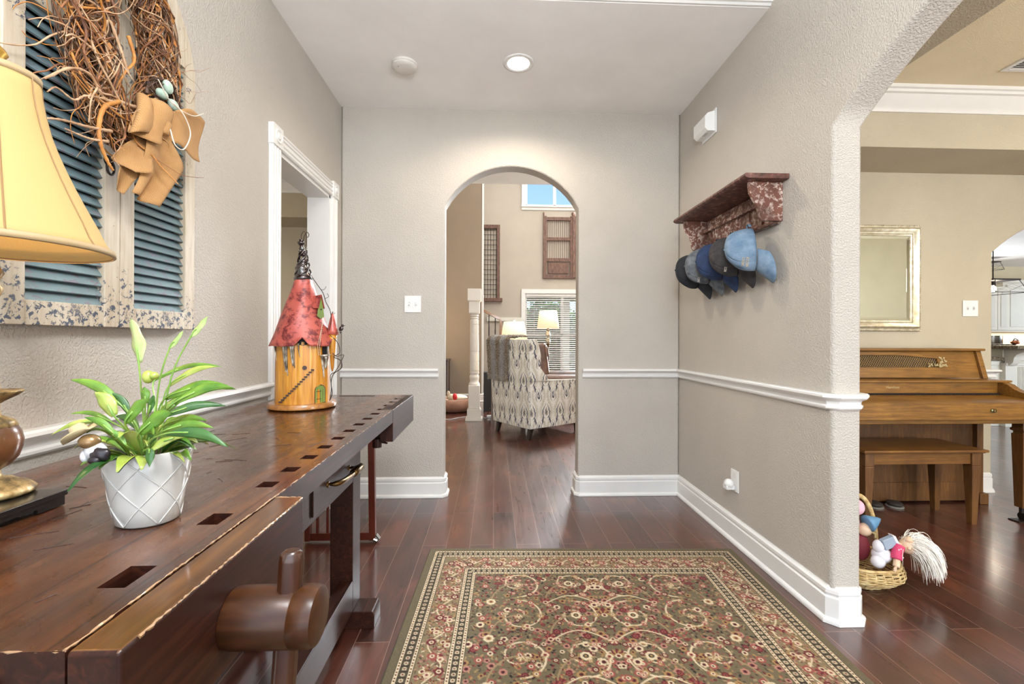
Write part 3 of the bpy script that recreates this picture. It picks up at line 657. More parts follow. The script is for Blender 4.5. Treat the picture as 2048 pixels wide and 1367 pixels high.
for i in range(46):
    a = random.uniform(0, 2*PI); L = random.uniform(.05, .115); el_ = random.uniform(.25, 1.1); w = random.uniform(.005, .011)
    B = Vector((px + .022*math.cos(a), py + .022*math.sin(a), pz + H - .012)); d = Vector((math.cos(a)*math.cos(el_), math.sin(a)*math.cos(el_), math.sin(el_)))
    up = Vector((0, 0, 1)); side = d.cross(up).normalized(); N = 10
    def P2(u, v):
        c0 = B + d*L*v - up*(L*.42*v*v*v); wv = w*(.16 + (math.sin(PI*min(1, max(0, v*1.15 - .12)))**.9 if v > .1 else 0))*.9; s = (u - .5)*2
        return c0 + side*(s*wv) + up*(abs(s)*wv*.35)
    g = G(); g.grid(P2, 4, N); g.build('leaf', random.choice([LG, LG, LD_, LYW]), pot, smooth=True, solid=.0003)
g = G(); g.ball((-.523, .70, 1.06), (.008, .008, .010), 12, 8); g.ball((-.515, .70, 1.062), (.007, .006, .006), 10, 6); g.build('seed_head', LYW, pot, smooth=True)

# cowboy hat figurine clipped on the pot rim
fg = thing('figurine', 'tiny figurine with tan cowboy hat and dark vest perched on the pot rim', 'figurine', (-.590, .672, .945))
M = Matrix.Translation((-.5875, .664, .982)) @ Matrix.Rotation(-.55, 4, 'Y') @ Matrix.Rotation(.2, 4, 'X')
g = G(); g.lathe([(.001, .015), (.006, .0155), (.0092, .012), (.0105, .003), (.0215, .001), (.0225, -.001), (.0105, -.001), (.001, -.001)], (0, 0, 0), 28, fn=lambda a, z: 1 + (.12*math.cos(2*a) if z < .004 else 0)); g.v = [tuple(M @ Vector((x, y, z + (.35*abs(y) if abs(y) > .012 else 0)))) for x, y, z in g.v]
g.build('hat', plain('tan_hat', (196, 176, 136), .5), fg, smooth=True)
g = G(); g.ball((-.577, .664, .971), (.0135, .0115, .0105), 18, 12); g.build('head', plain('bronze_head', (156, 124, 84), .28, metal=.5), fg, smooth=True)
g = G(); g.ball((-.570, .666, .957), (.015, .010, .012), 16, 10); g.ball((-.583, .664, .950), (.006, .006, .009), 12, 8); g.build('body', plain('white_shirt', (214, 212, 214), .4), fg, smooth=True)
g = G(); g.ball((-.558, .660, .953), (.013, .008, .010), 16, 10, fn=lambda d: .12*math.sin(6*d.x + 4*d.z)); g.ball((-.563, .656, .946), (.009, .006, .006), 12, 8); g.build('vest', plain('dark_vest', (34, 26, 32), .35), fg, smooth=True)

# ================================================================== birdhouse castle on the bench
CX, CY, CZ = -.768, 1.835, topz(1.835)
bh = thing('birdhouse', 'tall whimsical yellow wooden birdhouse with red cone roof on the workbench', 'birdhouse', (CX, CY, CZ))
fr = Vector((.385, -.923, 0)); rt_ = Vector((.923, .385, 0))
YEL = NT('yellow_painted_wood'); v = YEL.coord((26, 26, 2)); n1 = YEL.noise(v, 2.5, 6, .6, .8)
c1 = YEL.ramp(n1, [(.2, (118, 66, 14)), (.4, (196, 124, 28)), (.62, (222, 156, 52)), (.85, (236, 186, 92))]); YEL.col(c1); YEL.rough(.38, .3); YEL.bump(n1, .2, .001)
RED = NT('red_metal_roof'); n1 = RED.noise(RED.coord(), 38, 6, .7); n2 = RED.noise(RED.coord(), 9, 3)
RED.col(RED.mix(RED.ramp(n1, [(.40, (1, 1, 1, 1)), (.52, (0, 0, 0, 1))]), RED.ramp(n2, [(.3, (178, 78, 68)), (.7, (204, 104, 88))]), lin((112, 38, 40)))); RED.rough(.42, .1, .15); RED.bump(n1, .35, .001)
BARK = NT('bark'); BARK.col(BARK.ramp(BARK.noise(BARK.coord((1, 1, .4)), 60, 4), [(.38, (74, 60, 48)), (.5, (150, 138, 120)), (.62, (214, 206, 192))])); BARK.rough(.7); BARK.bump(BARK.noise(BARK.coord(), 90, 4), .8, .002)
PEWT = NT('tarnished_pewter'); PEWT.col(PEWT.ramp(PEWT.noise(PEWT.coord(), 50, 3), [(.35, (62, 46, 42)), (.6, (128, 122, 120)), (.8, (150, 170, 160))])); PEWT.rough(.25, 0, .85)
WIRE = plain('rusty_wire', (74, 58, 50), .5, metal=.5)
GREEN = plain('lime_green_paint', (126, 146, 70), .45, var=.2)
bc = Vector((CX, CY, 0)); RX, RY = .104, .09
def brad(z): return .985 + .05 * (1.08 - z) / .22 * .4
def S(s, z, extra=0.0, r0=.1):   # point on the wall facing the camera, s metres to the right of the axis
    r = r0 * brad(z) + extra; s = max(-r*.999, min(r*.999, s)); return bc + rt_ * s + fr * math.sqrt(r*r - s*s) * .92 + Vector((0, 0, z))
def el(a, r): return rt_ * (math.cos(a) * r) + fr * (-math.sin(a) * r * .92)
g = G(); N = 40
pf = [(.114, CZ + .001), (.123, CZ + .006), (.124, CZ + .016), (.119, CZ + .024), (.001, CZ + .024)]
vs = []; 
for r, z in pf:
    for k in range(N): p = bc + el(2*PI*k/N, r*1.04) + Vector((0, 0, z)); vs.append(p)
fs = [(i*N + k, i*N + (k+1) % N, (i+1)*N + (k+1) % N, (i+1)*N + k) for i in range(4) for k in range(N)] + [tuple(range(N-1, -1, -1))]
g.add(vs, fs); g.build('plinth', wood('plinth_wood', (100, 48, 20), (206, 140, 64), (14, 3, 14), .3, .5, .05), bh, smooth=False, auto=50)
g = G(); nz = 10; NN = 84
def bodyp(u, v):
    a = 2*PI*u; z = CZ + .024 + v*(1.105 - CZ - .024); r = .1*brad(z); k = (u*21) % 1.0; groove = -.0022 if (k < .07 or k > .93) else 0
    return bc + el(a, r + groove + .0015*math.sin(11*a)) + Vector((0, 0, z))
g.grid(bodyp, 168, 8, closed=True); body = g.build('tower_wall', YEL.m, bh, smooth=True)
g = G()
def roofp(u, v):
    a = 2*PI*u; r = .030 + (.122 - .030) * (v ** 1.12); z = 1.362 - v*(1.362 - 1.088)
    if v > .9:
        t = (v - .9)/.1; sc = 0
        for a0, w, hh in ((-1.60, .24, .036), (-.42, .22, .036), (1.6, .3, .03)):
            dd = abs((a - a0 + PI) % (2*PI) - PI); sc = max(sc, hh*max(0, 1 - dd/w))
        z += sc * t + .0012*t*math.sin(9*a); r += .10*sc*t*-1
    return bc + el(a, r + .0015*math.sin(5*a + 9*v)) + Vector((0, 0, z))
g.grid(roofp, 110, 26, closed=True); roof = g.build('cone_roof', RED.m, bh, smooth=True, solid=.002)
# pewter spire
g = G(); sp = []
ctr = bez([bc + Vector((0, 0, 1.352)), bc + rt_*-.004 + Vector((0, 0, 1.40)), bc + rt_*.004 + Vector((0, 0, 1.435)), bc + rt_*-.002 + Vector((0, 0, 1.465)), bc + rt_*-.008 + Vector((0, 0, 1.495)), bc + rt_*-.006 + Vector((0, 0, 1.515))], 30)
rad = [.034 - .026*min(1, i/14) + (.004*math.sin(i*1.3)) + (.004 if i > 22 else 0) for i in range(len(ctr))]; rad[-1] = .003
g.tube(ctr, rad, 14)
for k in range(5):
    P = [bc + Vector((0, 0, 1.362 + t*.11)) + el(k*1.3 + t*5, .032 - .02*t) for t in [i/14 for i in range(15)]]; g.tube(P, .0035, 6)
g.build('spire', PEWT.m, bh, smooth=True)
g = G(); top = bc + Vector((0, 0, 1.512))
g.tube(bez([top, top + rt_*.004 + Vector((0, 0, .02)), top + rt_*.013 + Vector((0, 0, .034)), top + rt_*.020 + Vector((0, 0, .024)), top + rt_*.015 + Vector((0, 0, .012))], 16), .0016, 6)
g.tube(bez([top + rt_*-.006, top + rt_*-.008 + Vector((0, 0, .02)), top + rt_*.002 + Vector((0, 0, .036)), top + rt_*.010 + Vector((0, 0, .02)), top + rt_*.008 + Vector((0, 0, -.03)), top + rt_*-.01 + Vector((0, 0, -.05)), top + rt_*.01 + Vector((0, 0, -.08))], 30), .0016, 6)
g.tube([bc + rt_*-.028 + fr*.03 + Vector((0, 0, 1.392)), bc + rt_*-.012 + fr*.025 + Vector((0, 0, 1.403)), bc + fr*.02 + Vector((0, 0, 1.41))], .0014, 6)
g.tube([bc + rt_*-.018 + fr*.02 + Vector((0, 0, 1.462)), bc + rt_*.0 + fr*.01 + Vector((0, 0, 1.466))], .0014, 6)
w1 = bez([bc + rt_*.028 + fr*.02 + Vector((0, 0, 1.37)), bc + rt_*.05 + fr*.03 + Vector((0, 0, 1.335)), bc + rt_*.072 + fr*.04 + Vector((0, 0, 1.30)), bc + rt_*.082 + fr*.045 + Vector((0, 0, 1.265)), bc + rt_*.098 + fr*.05 + Vector((0, 0, 1.23)), bc + rt_*.102 + fr*.05 + Vector((0, 0, 1.19)), bc + rt_*.095 + fr*.05 + Vector((0, 0, 1.15))], 40)
g.tube(w1, .0015, 6)
g.tube(bez([w1[10], w1[10] + rt_*.012 + Vector((0, 0, .004)), w1[10] + rt_*.018 + Vector((0, 0, .016))], 8), .001, 5)
g.tube(bez([w1[16], w1[16] + rt_*.014 + Vector((0, 0, .010)), w1[16] + rt_*.008 + Vector((0, 0, .022))], 8), .001, 5)
w2 = bez([bc + rt_*.10 + fr*.05 + Vector((0, 0, 1.13)), bc + rt_*.128 + fr*.05 + Vector((0, 0, 1.10)), bc + rt_*.134 + fr*.05 + Vector((0, 0, 1.06)), bc + rt_*.112 + fr*.06 + Vector((0, 0, 1.045)), bc + rt_*.137 + fr*.05 + Vector((0, 0, 1.03)), bc + rt_*.142 + fr*.05 + Vector((0, 0, 1.0)), bc + rt_*.112 + fr*.05 + Vector((0, 0, .975)), bc + rt_*.103 + fr*.05 + Vector((0, 0, .94)), bc + rt_*.107 + fr*.05 + Vector((0, 0, .90)), bc + rt_*.1 + fr*.04 + Vector((0, 0, .87))], 60)
g.tube(w2, .0018, 6)
w3 = bez([bc + rt_*.108 + fr*.055 + Vector((0, 0, 1.06)), bc + rt_*.124 + fr*.05 + Vector((0, 0, 1.045)), bc + rt_*.136 + fr*.05 + Vector((0, 0, 1.05)), bc + rt_*.150 + fr*.05 + Vector((0, 0, 1.05)), bc + rt_*.138 + fr*.05 + Vector((0, 0, 1.02)), bc + rt_*.118 + fr*.05 + Vector((0, 0, .985)), bc + rt_*.100 + fr*.06 + Vector((0, 0, .97)), bc + rt_*.104 + fr*.05 + Vector((0, 0, .92)), bc + rt_*.098 + fr*.05 + Vector((0, 0, .868))], 60)
g.tube(w3, .0015, 6)
g.build('wire_vine', WIRE, bh)
# dormer with green front
dc = bc + rt_*.050 + fr*.045 + Vector((0, 0, 1.235))
g = G(); ax, ay = (rt_*.75 + fr*.66).normalized(), (fr*.75 - rt_*.66).normalized()   # ax outwards
def dp(u, w, d): return dc + ay*u*-1 + Vector((0, 0, w)) + ax*d
pent = [(-.020, -.030), (.0, -.040), (.020, -.030), (.014, .002), (0, .050), (-.014, .002)]
vs = [dp(u, w, .016) for u, w in pent] + [dp(u, w, .019) for u, w in pent]; n = 6
g.add(vs, [tuple(range(n-1, -1, -1)), tuple(range(n, 2*n))] + [(i, (i+1) % n, n + (i+1) % n, n+i) for i in range(n)])
dm = g.build('dormer_front', GREEN, bh, bevel=.001)
g = G(); g.tube([dp(0, -.002, .018), dp(0, -.002, .0205)], .0032, 12); g.build('entry_hole', DARK, dm)
g = G(); vs = [dp(0, .056, .022), dp(.018, .002, .022), dp(0, .050, -.03), dp(.018, .002, -.03), dp(-.018, .002, .022), dp(-.018, .002, -.03)]
g.add(vs, [(0, 1, 3, 2), (0, 2, 5, 4)]); g.build('dormer_roof', RED.m, bh, solid=.002)
# turret and bird
tc = bc + rt_*.108 + fr*.035
g = G(); g.lathe([(.002, .985), (.006, 1.0), (.010, 1.05), (.015, 1.11), (.018, 1.138)], (tc.x, tc.y, 0), 20); g.build('turret_wall', YEL.m, bh, smooth=True)
g = G(); g.lathe([(.0235, 1.134), (.019, 1.152), (.0125, 1.185), (.006, 1.213), (.001, 1.222)], (tc.x, tc.y, 0), 20, fn=lambda a, z: 1 + (.06*math.sin(5*a) if z < 1.14 else 0)); g.build('turret_roof', RED.m, bh, smooth=True)
g = G(); 
for k in range(4): g.tube([tc + Vector((0, 0, 1.215)), tc + el(k*1.6, .010) + Vector((0, 0, 1.222 + .004*(k % 2)))], .0009, 5)
g.build('turret_wire', WIRE, bh)
bp = tc + rt_*.033 + Vector((0, 0, 1.158))
g = G(); g.ball(bp, (.009, .007, .011), 12, 8, rot=Matrix.Rotation(.6, 3, 'Y')); g.ball(bp + rt_*.006 + Vector((0, 0, .013)), (.006, .0055, .0055), 10, 7); g.tube([bp + rt_*.010 + Vector((0, 0, .014)), bp + rt_*.017 + Vector((0, 0, .013))], [.002, .0004], 6); g.tube([bp + Vector((0, 0, -.006)), bp + rt_*-.004 + Vector((0, 0, -.02))], [.004, .001], 6); g.tube([bp + Vector((0, 0, -.008)), tc + rt_*.018 + Vector((0, 0, 1.14))], .0012, 5)
g.build('bird', PEWT.m, bh, smooth=True)
# green arched door
g = G(); 
def arcpoly(s0, zb, w, h, ext, n=10): 
    pts = [(s0 - w/2, zb), (s0 + w/2, zb)] + [(s0 + w/2*math.cos(PI*i/n), zb + h - w/2 + w/2*math.sin(PI*i/n)*1.1) for i in range(n+1)]
    return pts
def onwall(g, pts, e0, e1):
    n = len(pts); vs = [S(s, z, e0) for s, z in pts] + [S(s, z, e1) for s, z in pts]
    g.add(vs, [tuple(range(n-1, -1, -1)), tuple(range(n, 2*n))] + [(i, (i+1) % n, n + (i+1) % n, n+i) for i in range(n)])
onwall(g, arcpoly(.062, CZ + .026, .036, .066, 0), -.004, .0025); door = g.build('door', GREEN, bh)
g = G(); onwall(g, arcpoly(.062, CZ + .024, .041, .0705, 0), -.004, .0012); g.build('door_surround', plain('umber_wood', (96, 58, 24), .6), bh)
g = G()
for k in range(3): s = .052 + k*.010; g.tube([S(s, CZ + .028, .003), S(s, CZ + .08, .003)], .0004, 4)
g.tube([S(.048, CZ + .040, .0032), S(.066, CZ + .041, .0032)], .0008, 4); g.tube([S(.048, CZ + .070, .0032), S(.066, CZ + .071, .0032)], .0008, 4); g.build('door_hinge', DARK, door)
# round window, eave window, balcony opening
g = G(); c0 = S(.006, 1.005, .0); g.tube([c0, c0 + fr*.004], .0085, 14); g.build('round_window', plain('window_umber', (70, 44, 28), .5), bh)
g = G(); onwall(g, [(-.020, 1.102), (-.014, 1.094), (0, 1.090), (.014, 1.094), (.020, 1.102), (.012, 1.115), (0, 1.125), (-.012, 1.115)], -.004, .002); g.build('eave_window', DARK, bh)
g = G(); g.tube([S(-.012, 1.105, .003), S(.012, 1.105, .003)], .0008, 5); g.tube([S(0, 1.093, .003), S(0, 1.12, .003)], .0008, 5); g.build('window_bars', WIRE, bh)
g = G(); onwall(g, [(.070, 1.055), (.088, 1.055), (.088, 1.10), (.080, 1.118), (.070, 1.10)], -.004, .002); g.build('balcony_opening', DARK, bh)
g = G(); b0 = S(.078, 1.050, .0)
g.obox(b0 + fr*.008, rt_*.016, fr*.012, Vector((0, 0, .002))); g.tube([b0 + fr*.018 + rt_*-.016, b0 + fr*.018 + rt_*.022 + Vector((0, 0, .004))], .003, 7); g.tube([b0 + fr*.012 + rt_*-.01 + Vector((0, 0, -.004)), b0 + rt_*-.002 + fr*.004 + Vector((0, 0, -.085))], [.006, .002], 7); g.tube([b0 + fr*.01 + rt_*.006 + Vector((0, 0, -.004)), b0 + fr*.004 + rt_*.004 + Vector((0, 0, -.05))], [.009, .004], 7); g.tube([S(.09, 1.05, .004), S(.09, 1.12, .004)], .003, 7)
g.build('balcony', BARK.m, bh)
for (s, w, L) in ((-.064, .018, .105), (-.058, .012, .12), (-.040, .015, .082), (-.034, .010, .09), (-.016, .007, .05), (-.0985, .008, .065)):
    g = G(); P = bez([S(s, 1.098, .002), S(s + .002, 1.095 - L*.5, .003), S(s + .006, 1.095 - L, .0)], 10); g.tube(P, [w*(.85 - .65*j/len(P)) for j in range(len(P))], 7, flat=.5); g.build('bark_strip', BARK.m, bh)
g = G()
for k in range(15):
    t = k/14; s = -.078 + t*.112; z = .874 + t*.122; g.obox(S(s, z, .002), rt_*.0055, fr*.0035, Vector((0, 0, .0028)))
g.build('wall_stair_steps', plain('umber_steps', (62, 38, 22), .6), bh)
g = G()
for sd in (-.0035, .0035): g.tube([dc + ax*.03 + ay*sd + Vector((0, 0, -.035)), S(.055 + sd, 1.09, .024), S(.058 + sd, 1.052, .022)], .0007, 5)
for k in range(18): z = 1.20 - k*.0085; p = (dc + ax*.03).lerp(S(.057, 1.052, .022), min(1, (1.20 - z)/.15)); p.z = z; g.tube([p - ay*.0038, p + ay*.0038], .0006, 4)
g.build('rope_ladder', plain('cream_string', (206, 192, 166), .8), bh)

# ================================================================== louvred shutters and wreath on the left wall
CHIP = NT('chippy_beige_paint'); v = CHIP.coord(); n1 = CHIP.noise(v, 85, 5, .65, .5); n2 = CHIP.noise(v, 7, 3)
msk = CHIP.mix(1.0, CHIP.ramp(n1, [(.585, (0, 0, 0, 1)), (.60, (1, 1, 1, 1))]), CHIP.ramp(n2, [(.50, (0, 0, 0, 1)), (.58, (1, 1, 1, 1))]), 'MULTIPLY')
spz = CHIP.n('ShaderNodeSeparateXYZ'); CHIP.l(v, spz.inputs[0]); low = CHIP.ramp(spz.outputs['Z'], [(.02, (1, 1, 1, 1)), (.12, (0, 0, 0, 1))])
m2 = CHIP.mix(1.0, CHIP.ramp(n1, [(.545, (0, 0, 0, 1)), (.56, (1, 1, 1, 1))]), low, 'MULTIPLY')
base = CHIP.ramp(CHIP.noise(CHIP.coord((18, 18, 2)), 4, 4), [(.3, (190, 172, 146)), (.7, (214, 202, 182))])
CHIP.col(CHIP.mix(CHIP.mix(1.0, msk, m2, 'ADD'), base, lin((74, 82, 98)))); CHIP.rough(.55); CHIP.bump(n1, .3, .001)
BLU = NT('peeling_blue_paint'); n1 = BLU.noise(BLU.coord((1, .5, 1)), 80, 5, .65, .6); n2 = BLU.noise(BLU.coord(), 6, 3)
BLU.col(BLU.mix(BLU.ramp(n1, [(.56, (0, 0, 0, 1)), (.60, (1, 1, 1, 1))]), BLU.ramp(n2, [(.3, (92, 116, 122)), (.7, (130, 152, 156))]), lin((120, 116, 128)))); BLU.rough(.4, .1); BLU.bump(n1, .4, .001)
def shutter(y0, y1, ztop, outer_right, label):
    s = thing('louvered_shutter', label, 'shutter', (XL, (y0 + y1)/2, 1.147)); X0, X1 = XL + .001, XL + .040
    yc = 1.2845
    def zt(y): return 1.96 + .36*math.sqrt(max(0, 1 - ((y - yc)/.312)**2))
    w = .048; n = 8
    for (a, b) in ((y0, y0 + w), (y1 - w, y1)):
        P = [(a, 1.147), (b, 1.147)] + [(b - (b-a)*i/n, zt(b - (b-a)*i/n)) for i in range(n+1)]
        G().prism(P, X0, X1, 'X').build('stile', CHIP.m, s, bevel=.002)
    P = [(y0 + w, ztop), (y1 - w, ztop)] + [(y1 - w - (y1-y0-2*w)*i/n, zt(y1 - w - (y1-y0-2*w)*i/n)) for i in range(n+1)]
    G().prism(P, X0 + .002, X1 - .001, 'X').build('top_rail', CHIP.m, s, bevel=.0015)
    G().box(X0 + .002, X1 - .001, y0 + w, y1 - w, 1.147, 1.203).build('bottom_rail', CHIP.m, s, bevel=.0015)
    g = G(); z = 1.214
    while z < ztop - .004:
        g.obox((XL + .024, (y0+y1)/2, z), (0, (y1-y0)/2 - w, 0), Vector((.52, 0, -.854))*.0150, Vector((.854, 0, .52))*.0026); z += .0262
    g.build('louvers', BLU.m, s, bevel=.0008, seg=1)
    G().box(XL + .001, XL + .004, y0 + w, y1 - w, 1.203, ztop).build('back_gap', plain('shutter_dark', (36, 38, 38), .8), s)
    return s
s1 = shutter(.985, 1.2835, 1.878, False, 'left louvered shutter, partly behind the lamp shade, blue slats in chipped beige frame')
s2 = shutter(1.2855, 1.593, 2.02, True, 'right louvered shutter nearest the cased doorway, blue slats in chipped beige frame')
g = G(); g.lathe([(.001, 0), (.014, 0), (.014, .004), (.001, .006)], (XL + .0405, 1.243, 1.592), 16, axis='X')
P = [(XL + .048, 1.243 + .011*math.cos(a), 1.573 + .018*math.sin(a)) for a in [2*PI*i/24 for i in range(25)]]; g.tube(P, .003, 7, caps=False); g.ball((XL + .048, 1.243, 1.592), .006, 10, 8)
g.build('ring_pull', IRON, s1, smooth=True)

random.seed(5)
WC = Vector((-.968, 1.210, 1.87)); WRy, WRz = .112, .215
wr = thing('wreath', 'tangled grapevine wreath with nest and burlap bow hanging over the shutters', 'wreath', (WC.x, WC.y, WC.z))
VB = []
for nm, a, b in (('vine_brown', (98, 58, 34), (160, 104, 62)), ('vine_tan', (166, 124, 86), (208, 172, 136)), ('vine_dark', (62, 42, 30), (104, 72, 50)), ('vine_orange', (176, 108, 44), (210, 146, 72))):
    m = NT(nm); m.col(m.ramp(m.noise(m.coord(), 30, 4), [(.35, a), (.65, b)])); m.rough(.6); m.bump(m.noise(m.coord(), 120, 3), .4, .001); VB.append(m.m)
gs = [G() for _ in range(4)]
for k in range(620):
    a0 = random.uniform(0, 2*PI); L = random.uniform(.5, 2.4) * random.choice([-1, 1]); ph = random.uniform(0, 2*PI); rr = random.uniform(.0, 1.0)**.5 * .066
    n = max(8, int(abs(L)*12)); P = []; w1_ = random.uniform(.5, 2.2); jit = random.uniform(.002, .009)
    for i in range(n + 1):
        t = i/n; a = a0 + L*t; q = ph + w1_*t*3; off = rr*(1 + .25*math.sin(5*t + ph))
        dr_ = off*math.cos(q); dx_ = off*math.sin(q)*.62
        P.append(WC + Vector((dx_ + random.gauss(0, jit*.3), (WRy + dr_)*math.cos(a) + random.gauss(0, jit*.3), (WRz + dr_)*math.sin(a) + random.gauss(0, jit*.3))))
    P = bez(P[::2] if len(P) > 8 else P, n); r = random.choice([.0010, .0012, .0016, .002, .003]); m = len(P)
    P = [Vector((max(XL + .045, p.x), p.y, p.z)) for p in P]
    gs[random.choices([0, 1, 2, 3], [6, 3, 4, 1.6])[0]].tube(P, [r*(1 - .5*(i/m)) for i in range(m)], 5)
for k in range(110):        # curly twigs springing out, mostly lower left
    a = random.gauss(3.75, .55) if k < 84 else random.uniform(-.9, .3); st = WC + Vector((random.uniform(-.02, .04), WRy*math.cos(a), WRz*math.sin(a)))
    d = Vector((random.uniform(.0, .5), math.cos(a)*1.1 + random.gauss(0, .35), math.sin(a)*.6 + random.gauss(0, .4))).normalized(); L = random.uniform(.04, .13) * (1 if k < 84 else .75)
    P = [st]; p = st.copy(); 
    for i in range(6):
        d = (d + Vector((random.gauss(0, .2), random.gauss(0, .38), random.gauss(0, .38)))).normalized(); p = p + d*L/6*1.6; p.x = max(p.x, XL + .048); P.append(p.copy())
    P = bez(P, 22); r = random.choice([.0014, .002, .003]) if k < 84 else .0009; m = len(P)
    gs[random.choices([0, 1, 3], [3, 5, 2] if k < 84 else [4, 1, 0])[0]].tube(P, [r*(1 - .65*i/m) for i in range(m)], 6)
for pts, r, mi in (   # the thick root like branches on the left
    ([(-.92, 1.30, 1.79), (-.91, 1.24, 1.735), (-.90, 1.17, 1.715), (-.90, 1.13, 1.70), (-.90, 1.09, 1.735), (-.90, 1.04, 1.72), (-.90, .985, 1.665)], .0052, 1),
    ([(-.90, 1.17, 1.715), (-.885, 1.13, 1.68), (-.88, 1.115, 1.63), (-.88, 1.12, 1.585), (-.88, 1.14, 1.55), (-.88, 1.155, 1.535)], .0062, 3),
    ([(-.90, 1.14, 1.60), (-.89, 1.09, 1.585), (-.89, 1.03, 1.58)], .0035, 1), ([(-.90, 1.15, 1.63), (-.89, 1.09, 1.612), (-.89, 1.02, 1.595), (-.89, .97, 1.575)], .004, 1),
    ([(-.90, 1.13, 1.70), (-.89, 1.08, 1.68), (-.89, 1.05, 1.655), (-.89, 1.01, 1.66), (-.89, .99, 1.64)], .003, 1),
    ([(-.92, 1.05, 1.88), (-.91, 1.08, 1.83), (-.91, 1.075, 1.78), (-.91, 1.10, 1.74), (-.90, 1.14, 1.70)], .0035, 0),
    ([(-.92, 1.13, 1.95), (-.91, 1.06, 1.90), (-.91, 1.03, 1.86), (-.91, 1.02, 1.84)], .003, 0), ([(-.90, 1.10, 1.80), (-.9, 1.05, 1.80), (-.9, 1.03, 1.785)], .003, 1),
    ([(-.90, 1.20, 1.80), (-.88, 1.17, 1.86), (-.88, 1.14, 1.90), (-.88, 1.13, 1.84), (-.89, 1.16, 1.78)], .004, 1), ([(-.90, 1.20, 1.90), (-.88, 1.22, 1.85), (-.88, 1.19, 1.80), (-.89, 1.16, 1.74)], .0045, 3)):
    pts = [(-.925, y_*.974, 1.12 + (z_ - 1.12)*.974) for (x_, y_, z_) in pts]; P = bez(pts, 40); m = len(P); gs[mi].tube(P, [r*(1 - .55*i/m) + .0006*math.sin(i*1.9) for i in range(m)], 7)
for g, m, nm in zip(gs, VB, ('brown', 'pale', 'dark', 'orange')): g.build('vine_strands', m, wr, smooth=True)
g = G()                                                       # dry leaf and bark scraps
for k in range(300):
    a = random.uniform(0, 2*PI); c0 = WC + Vector((random.uniform(-.03, .045), (WRy + random.uniform(-.04, .04))*math.cos(a), (WRz + random.uniform(-.04, .04))*math.sin(a)))
    u = Vector((random.gauss(0, 1), random.gauss(0, 1), random.gauss(0, 1))).normalized()*random.uniform(.006, .016); w = u.orthogonal().normalized()*random.uniform(.003, .008)
    g.add([c0 - u, c0 + w + u*.2, c0 + u, c0 - w], [(0, 1, 2, 3)])
g.build('dry_leaves', VB[3], wr, solid=.0006)
NC = Vector((-.925, 1.300, 1.797))
nest = G()
for k in range(150):
    a = random.uniform(0, 2*PI); R0 = random.uniform(.020, .050); L = random.uniform(.6, 2); P = [NC + Vector((random.uniform(-.015, .012) - (.012 if R0 < .03 else 0), R0*math.cos(a + L*t), R0*math.sin(a + L*t)*.9 + random.gauss(0, .0012))) for t in [i/8 for i in range(9)]]; nest.tube(P, .0011, 4)
nest.ball(NC + Vector((-.022, 0, 0)), (.012, .045, .04), 16, 10, fn=lambda d: .15*math.sin(9*d.y)*math.sin(8*d.z))
nst = nest.build('nest', VB[2], wr)
EGG = NT('pale_green_egg'); EGG.col(EGG.ramp(EGG.noise(EGG.coord(), 60, 3), [(.4, (168, 192, 172)), (.65, (196, 212, 194))])); EGG.rough(.35)
KF = .95
for (dy, dz, an) in ((-.012, .022, .5), (-.034, -.010, 1.4), (.010, -.018, 1.0)):
    G().ball(NC + Vector((.012, dy, dz)), (.0125, .0125, .018), 18, 12, rot=Matrix.Rotation(an, 3, 'X'), fn=lambda d: -.06*d.z).build('egg', EGG.m, nst, smooth=True)
BUR = NT('burlap'); v = BUR.coord((1, 1, 1)); wv = BUR.n('ShaderNodeTexWave', bands_direction='Y'); BUR.l(v, wv.inputs[0]); wv.inputs['Scale'].default_value = 130; wv2 = BUR.n('ShaderNodeTexWave', bands_direction='Z'); BUR.l(v, wv2.inputs[0]); wv2.inputs['Scale'].default_value = 130
hh = BUR.mix(.5, wv.outputs['Fac'], wv2.outputs['Fac']); BUR.col(BUR.mix(.4, BUR.ramp(BUR.noise(v, 14, 4), [(.3, (158, 112, 62)), (.7, (196, 150, 96))]), BUR.ramp(hh, [(.3, (126, 84, 44)), (.7, (206, 164, 112))]))); BUR.rough(.9); BUR.bump(hh, .5, .0015)
bow = None
def ribbon(A, B, waves=1.2, amp=.010, nm='bow_loop', ph=0):
    global bow
    a, b = bez(A, 22), bez(B, 22); n = min(len(a), len(b)); g = G()
    def P(u, v):
        i = min(n-1, int(round(v*(n-1)))); p = a[i].lerp(b[i], u); p = p.copy(); p.x += amp*math.sin(2*PI*waves*u + ph)*(.3 + .7*v); p.x = max(p.x, XL + .05); return p
    g.grid(P, 12, n-1); o = g.build(nm, BUR.m, wr if bow is None else bow, smooth=True, solid=.0015)
    if bow is None: bow = o
    return o
X = -.935
ribbon([(X+.03, 1.235, 1.70), (X+.045, 1.195, 1.735), (X+.02, 1.185, 1.745), (X-.01, 1.215, 1.72)], [(X+.03, 1.235, 1.66), (X+.05, 1.16, 1.635), (X+.03, 1.145, 1.625), (X-.01, 1.21, 1.66)], .5, .012, 'bow')
ribbon([(X+.02, 1.195, 1.742), (X+.05, 1.225, 1.745), (X+.05, 1.26, 1.735), (X+.03, 1.275, 1.71)], [(X+.02, 1.155, 1.632), (X+.05, 1.19, 1.625), (X+.055, 1.225, 1.63), (X+.03, 1.245, 1.655)], .8, .010, 'bow_loop', 1)
ribbon([(X+.03, 1.26, 1.73), (X+.05, 1.32, 1.775), (X+.035, 1.39, 1.79), (X+.025, 1.43, 1.79)], [(X+.03, 1.265, 1.665), (X+.045, 1.31, 1.665), (X+.035, 1.38, 1.655), (X+.03, 1.42, 1.66)], .6, .010, 'bow_loop', 2)
